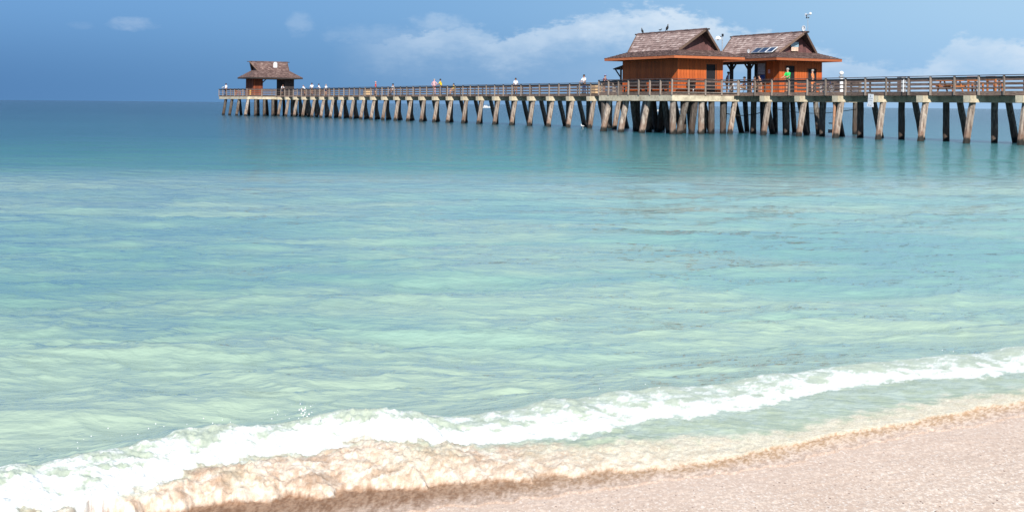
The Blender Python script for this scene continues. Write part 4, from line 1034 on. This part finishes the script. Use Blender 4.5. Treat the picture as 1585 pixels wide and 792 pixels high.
me.materials.append(mat('sea water and foam', f_sea))
ob('sea', me, kind='structure')
# beach and sea bed: one sheet from deep water to the dunes behind the camera
aa = np.concatenate([np.linspace(-400, -12, 30), np.linspace(-10, 12, 560), np.linspace(14, 400, 30)]); bb = np.concatenate([np.linspace(-6000, -40, 16), np.linspace(-35, .4, 20), np.linspace(.8, 4.2, 260), np.linspace(4.6, 120, 60)])
Ag, Bg = np.meshgrid(aa, bb, indexing='ij'); _, _, _, b4g = lines(Ag)
Zs = sand_z(Ag, Bg, b4g); far_ = Bg > 20; Zs = np.minimum(Zs, 2.2 + 0 * Zs)
Zs += (fbm(Ag * 2.2, Bg * 3, 4, 2) - .5) * .012 * ss(Bg - b4g, -.1, .5) + (fbm(Ag * 28, Bg * 34, 3, 3) - .5) * .006 * (np.abs(Ag) < 12)
Xs = Ag * CT + Bg * ST; Ys = 9.72 + Ag * ST - Bg * CT
ni, nj = Ag.shape; idx = np.arange(ni * nj).reshape(ni, nj)
mb = fast_mesh('beach', np.stack([Xs, Ys, Zs], -1).reshape(-1, 3), np.stack([idx[:-1, :-1], idx[:-1, 1:], idx[1:, 1:], idx[1:, :-1]], -1).reshape(-1, 4)[:, ::-1])
wet = np.clip(1 - (Bg - b4g) / 1.3, 0, 1); fa = mb.attributes.new('wet', 'FLOAT', 'POINT'); fa.data.foreach_set('value', wet.reshape(-1).astype(np.float32))
def f_sand(p):
    we = NEW('ShaderNodeAttribute'); we.attribute_name = 'wet'
    v = vec((1, .5, 1)); n1 = noise(v, 42, 4, .75); n2 = noise(v, 60, 3, .6); n3 = noise(vec(), 2.0, 4, .55)
    vo = NEW('ShaderNodeTexVoronoi'); vo.inputs['Scale'].default_value = 70; lk(v, vo.inputs['Vector'])
    a_ = MIX(MR(n3, .35, .65), C(.90, .71, .56), C(.98, .79, .63))
    a_ = MIX(MR(n1, .42, .70), MIX(.55, a_, C(.40, .26, .19)), a_)
    a_ = MIX(MR(n2, .55, .68, 0, .9), a_, C(1, .88, .76))
    sp_ = NEW('ShaderNodeSeparateColor'); lk(vo.outputs['Color'], sp_.inputs[0])
    a_ = MIX(M('MULTIPLY', MR(sp_.outputs[0], .965, .985), MR(vo.outputs['Distance'], .5, .3)), a_, C(.22, .13, .10))
    a_ = MIX(M('MULTIPLY', MR(sp_.outputs[1], .93, .96), MR(vo.outputs['Distance'], .5, .3)), a_, C(.90, .80, .70))
    a_ = MIX(M('MULTIPLY', we.outputs['Fac'], .35), a_, C(.80, .56, .42))
    lk(a_, p.inputs['Base Color']); lk(MR(we.outputs['Fac'], 0, 1, .95, .7), p.inputs['Roughness']); p.inputs['Specular IOR Level'].default_value = .2
    bump(p, M('ADD', n1, M('MULTIPLY', n2, .5)), .6, .006)
mb.materials.append(mat('shell sand', f_sand))
ob('beach', mb, kind='structure')
# spray: drops thrown up behind and above the crest
g = G(); rs2 = random.Random(9)
def surf(a_, b_):
    return .0 
for i in range(44):
    av = rs2.choice([rs2.uniform(-3.6, 4.6), rs2.gauss(-1.8, .25), rs2.gauss(-2.4, .35), rs2.gauss(-3.2, .2)])
    bv = float(np.interp(av, A1, B1_)) + rs2.gauss(-.03, .12); hv = float(hcrest(np.array(av)))
    z = hv + abs(rs2.gauss(.0, .05)) * (1.3 if av < 0 else .5); r_ = rs2.uniform(.0015, .0042) * (1 if rs2.random() < .93 else 1.5)
    x, y = av * CT + bv * ST, 9.72 + av * ST - bv * CT
    if bv < float(np.interp(av, A1, B1_)) - .15: continue
    g.ball((x, y, z), (r_, r_, r_ * rs2.uniform(.8, 1.3)), 5, 4)
# a thrown jet of drops
for i in range(26):
    t_ = rs2.random(); av = -1.80 + .10 * t_ * rs2.uniform(.3, 1) + rs2.gauss(0, .008); bv = .55; z = .22 + .10 * (1 - t_) * rs2.uniform(.5, 1); r_ = rs2.uniform(.002, .0065)
    g.ball((av * CT + bv * ST, 9.72 + av * ST - bv * CT, z), r_, 5, 4)
g.obj('spray_drops', M_white, smooth=True, kind='stuff')
SC.cycles.max_bounces = 6; SC.cycles.diffuse_bounces = 3; SC.cycles.glossy_bounces = 3
SC.cycles.use_denoising = True
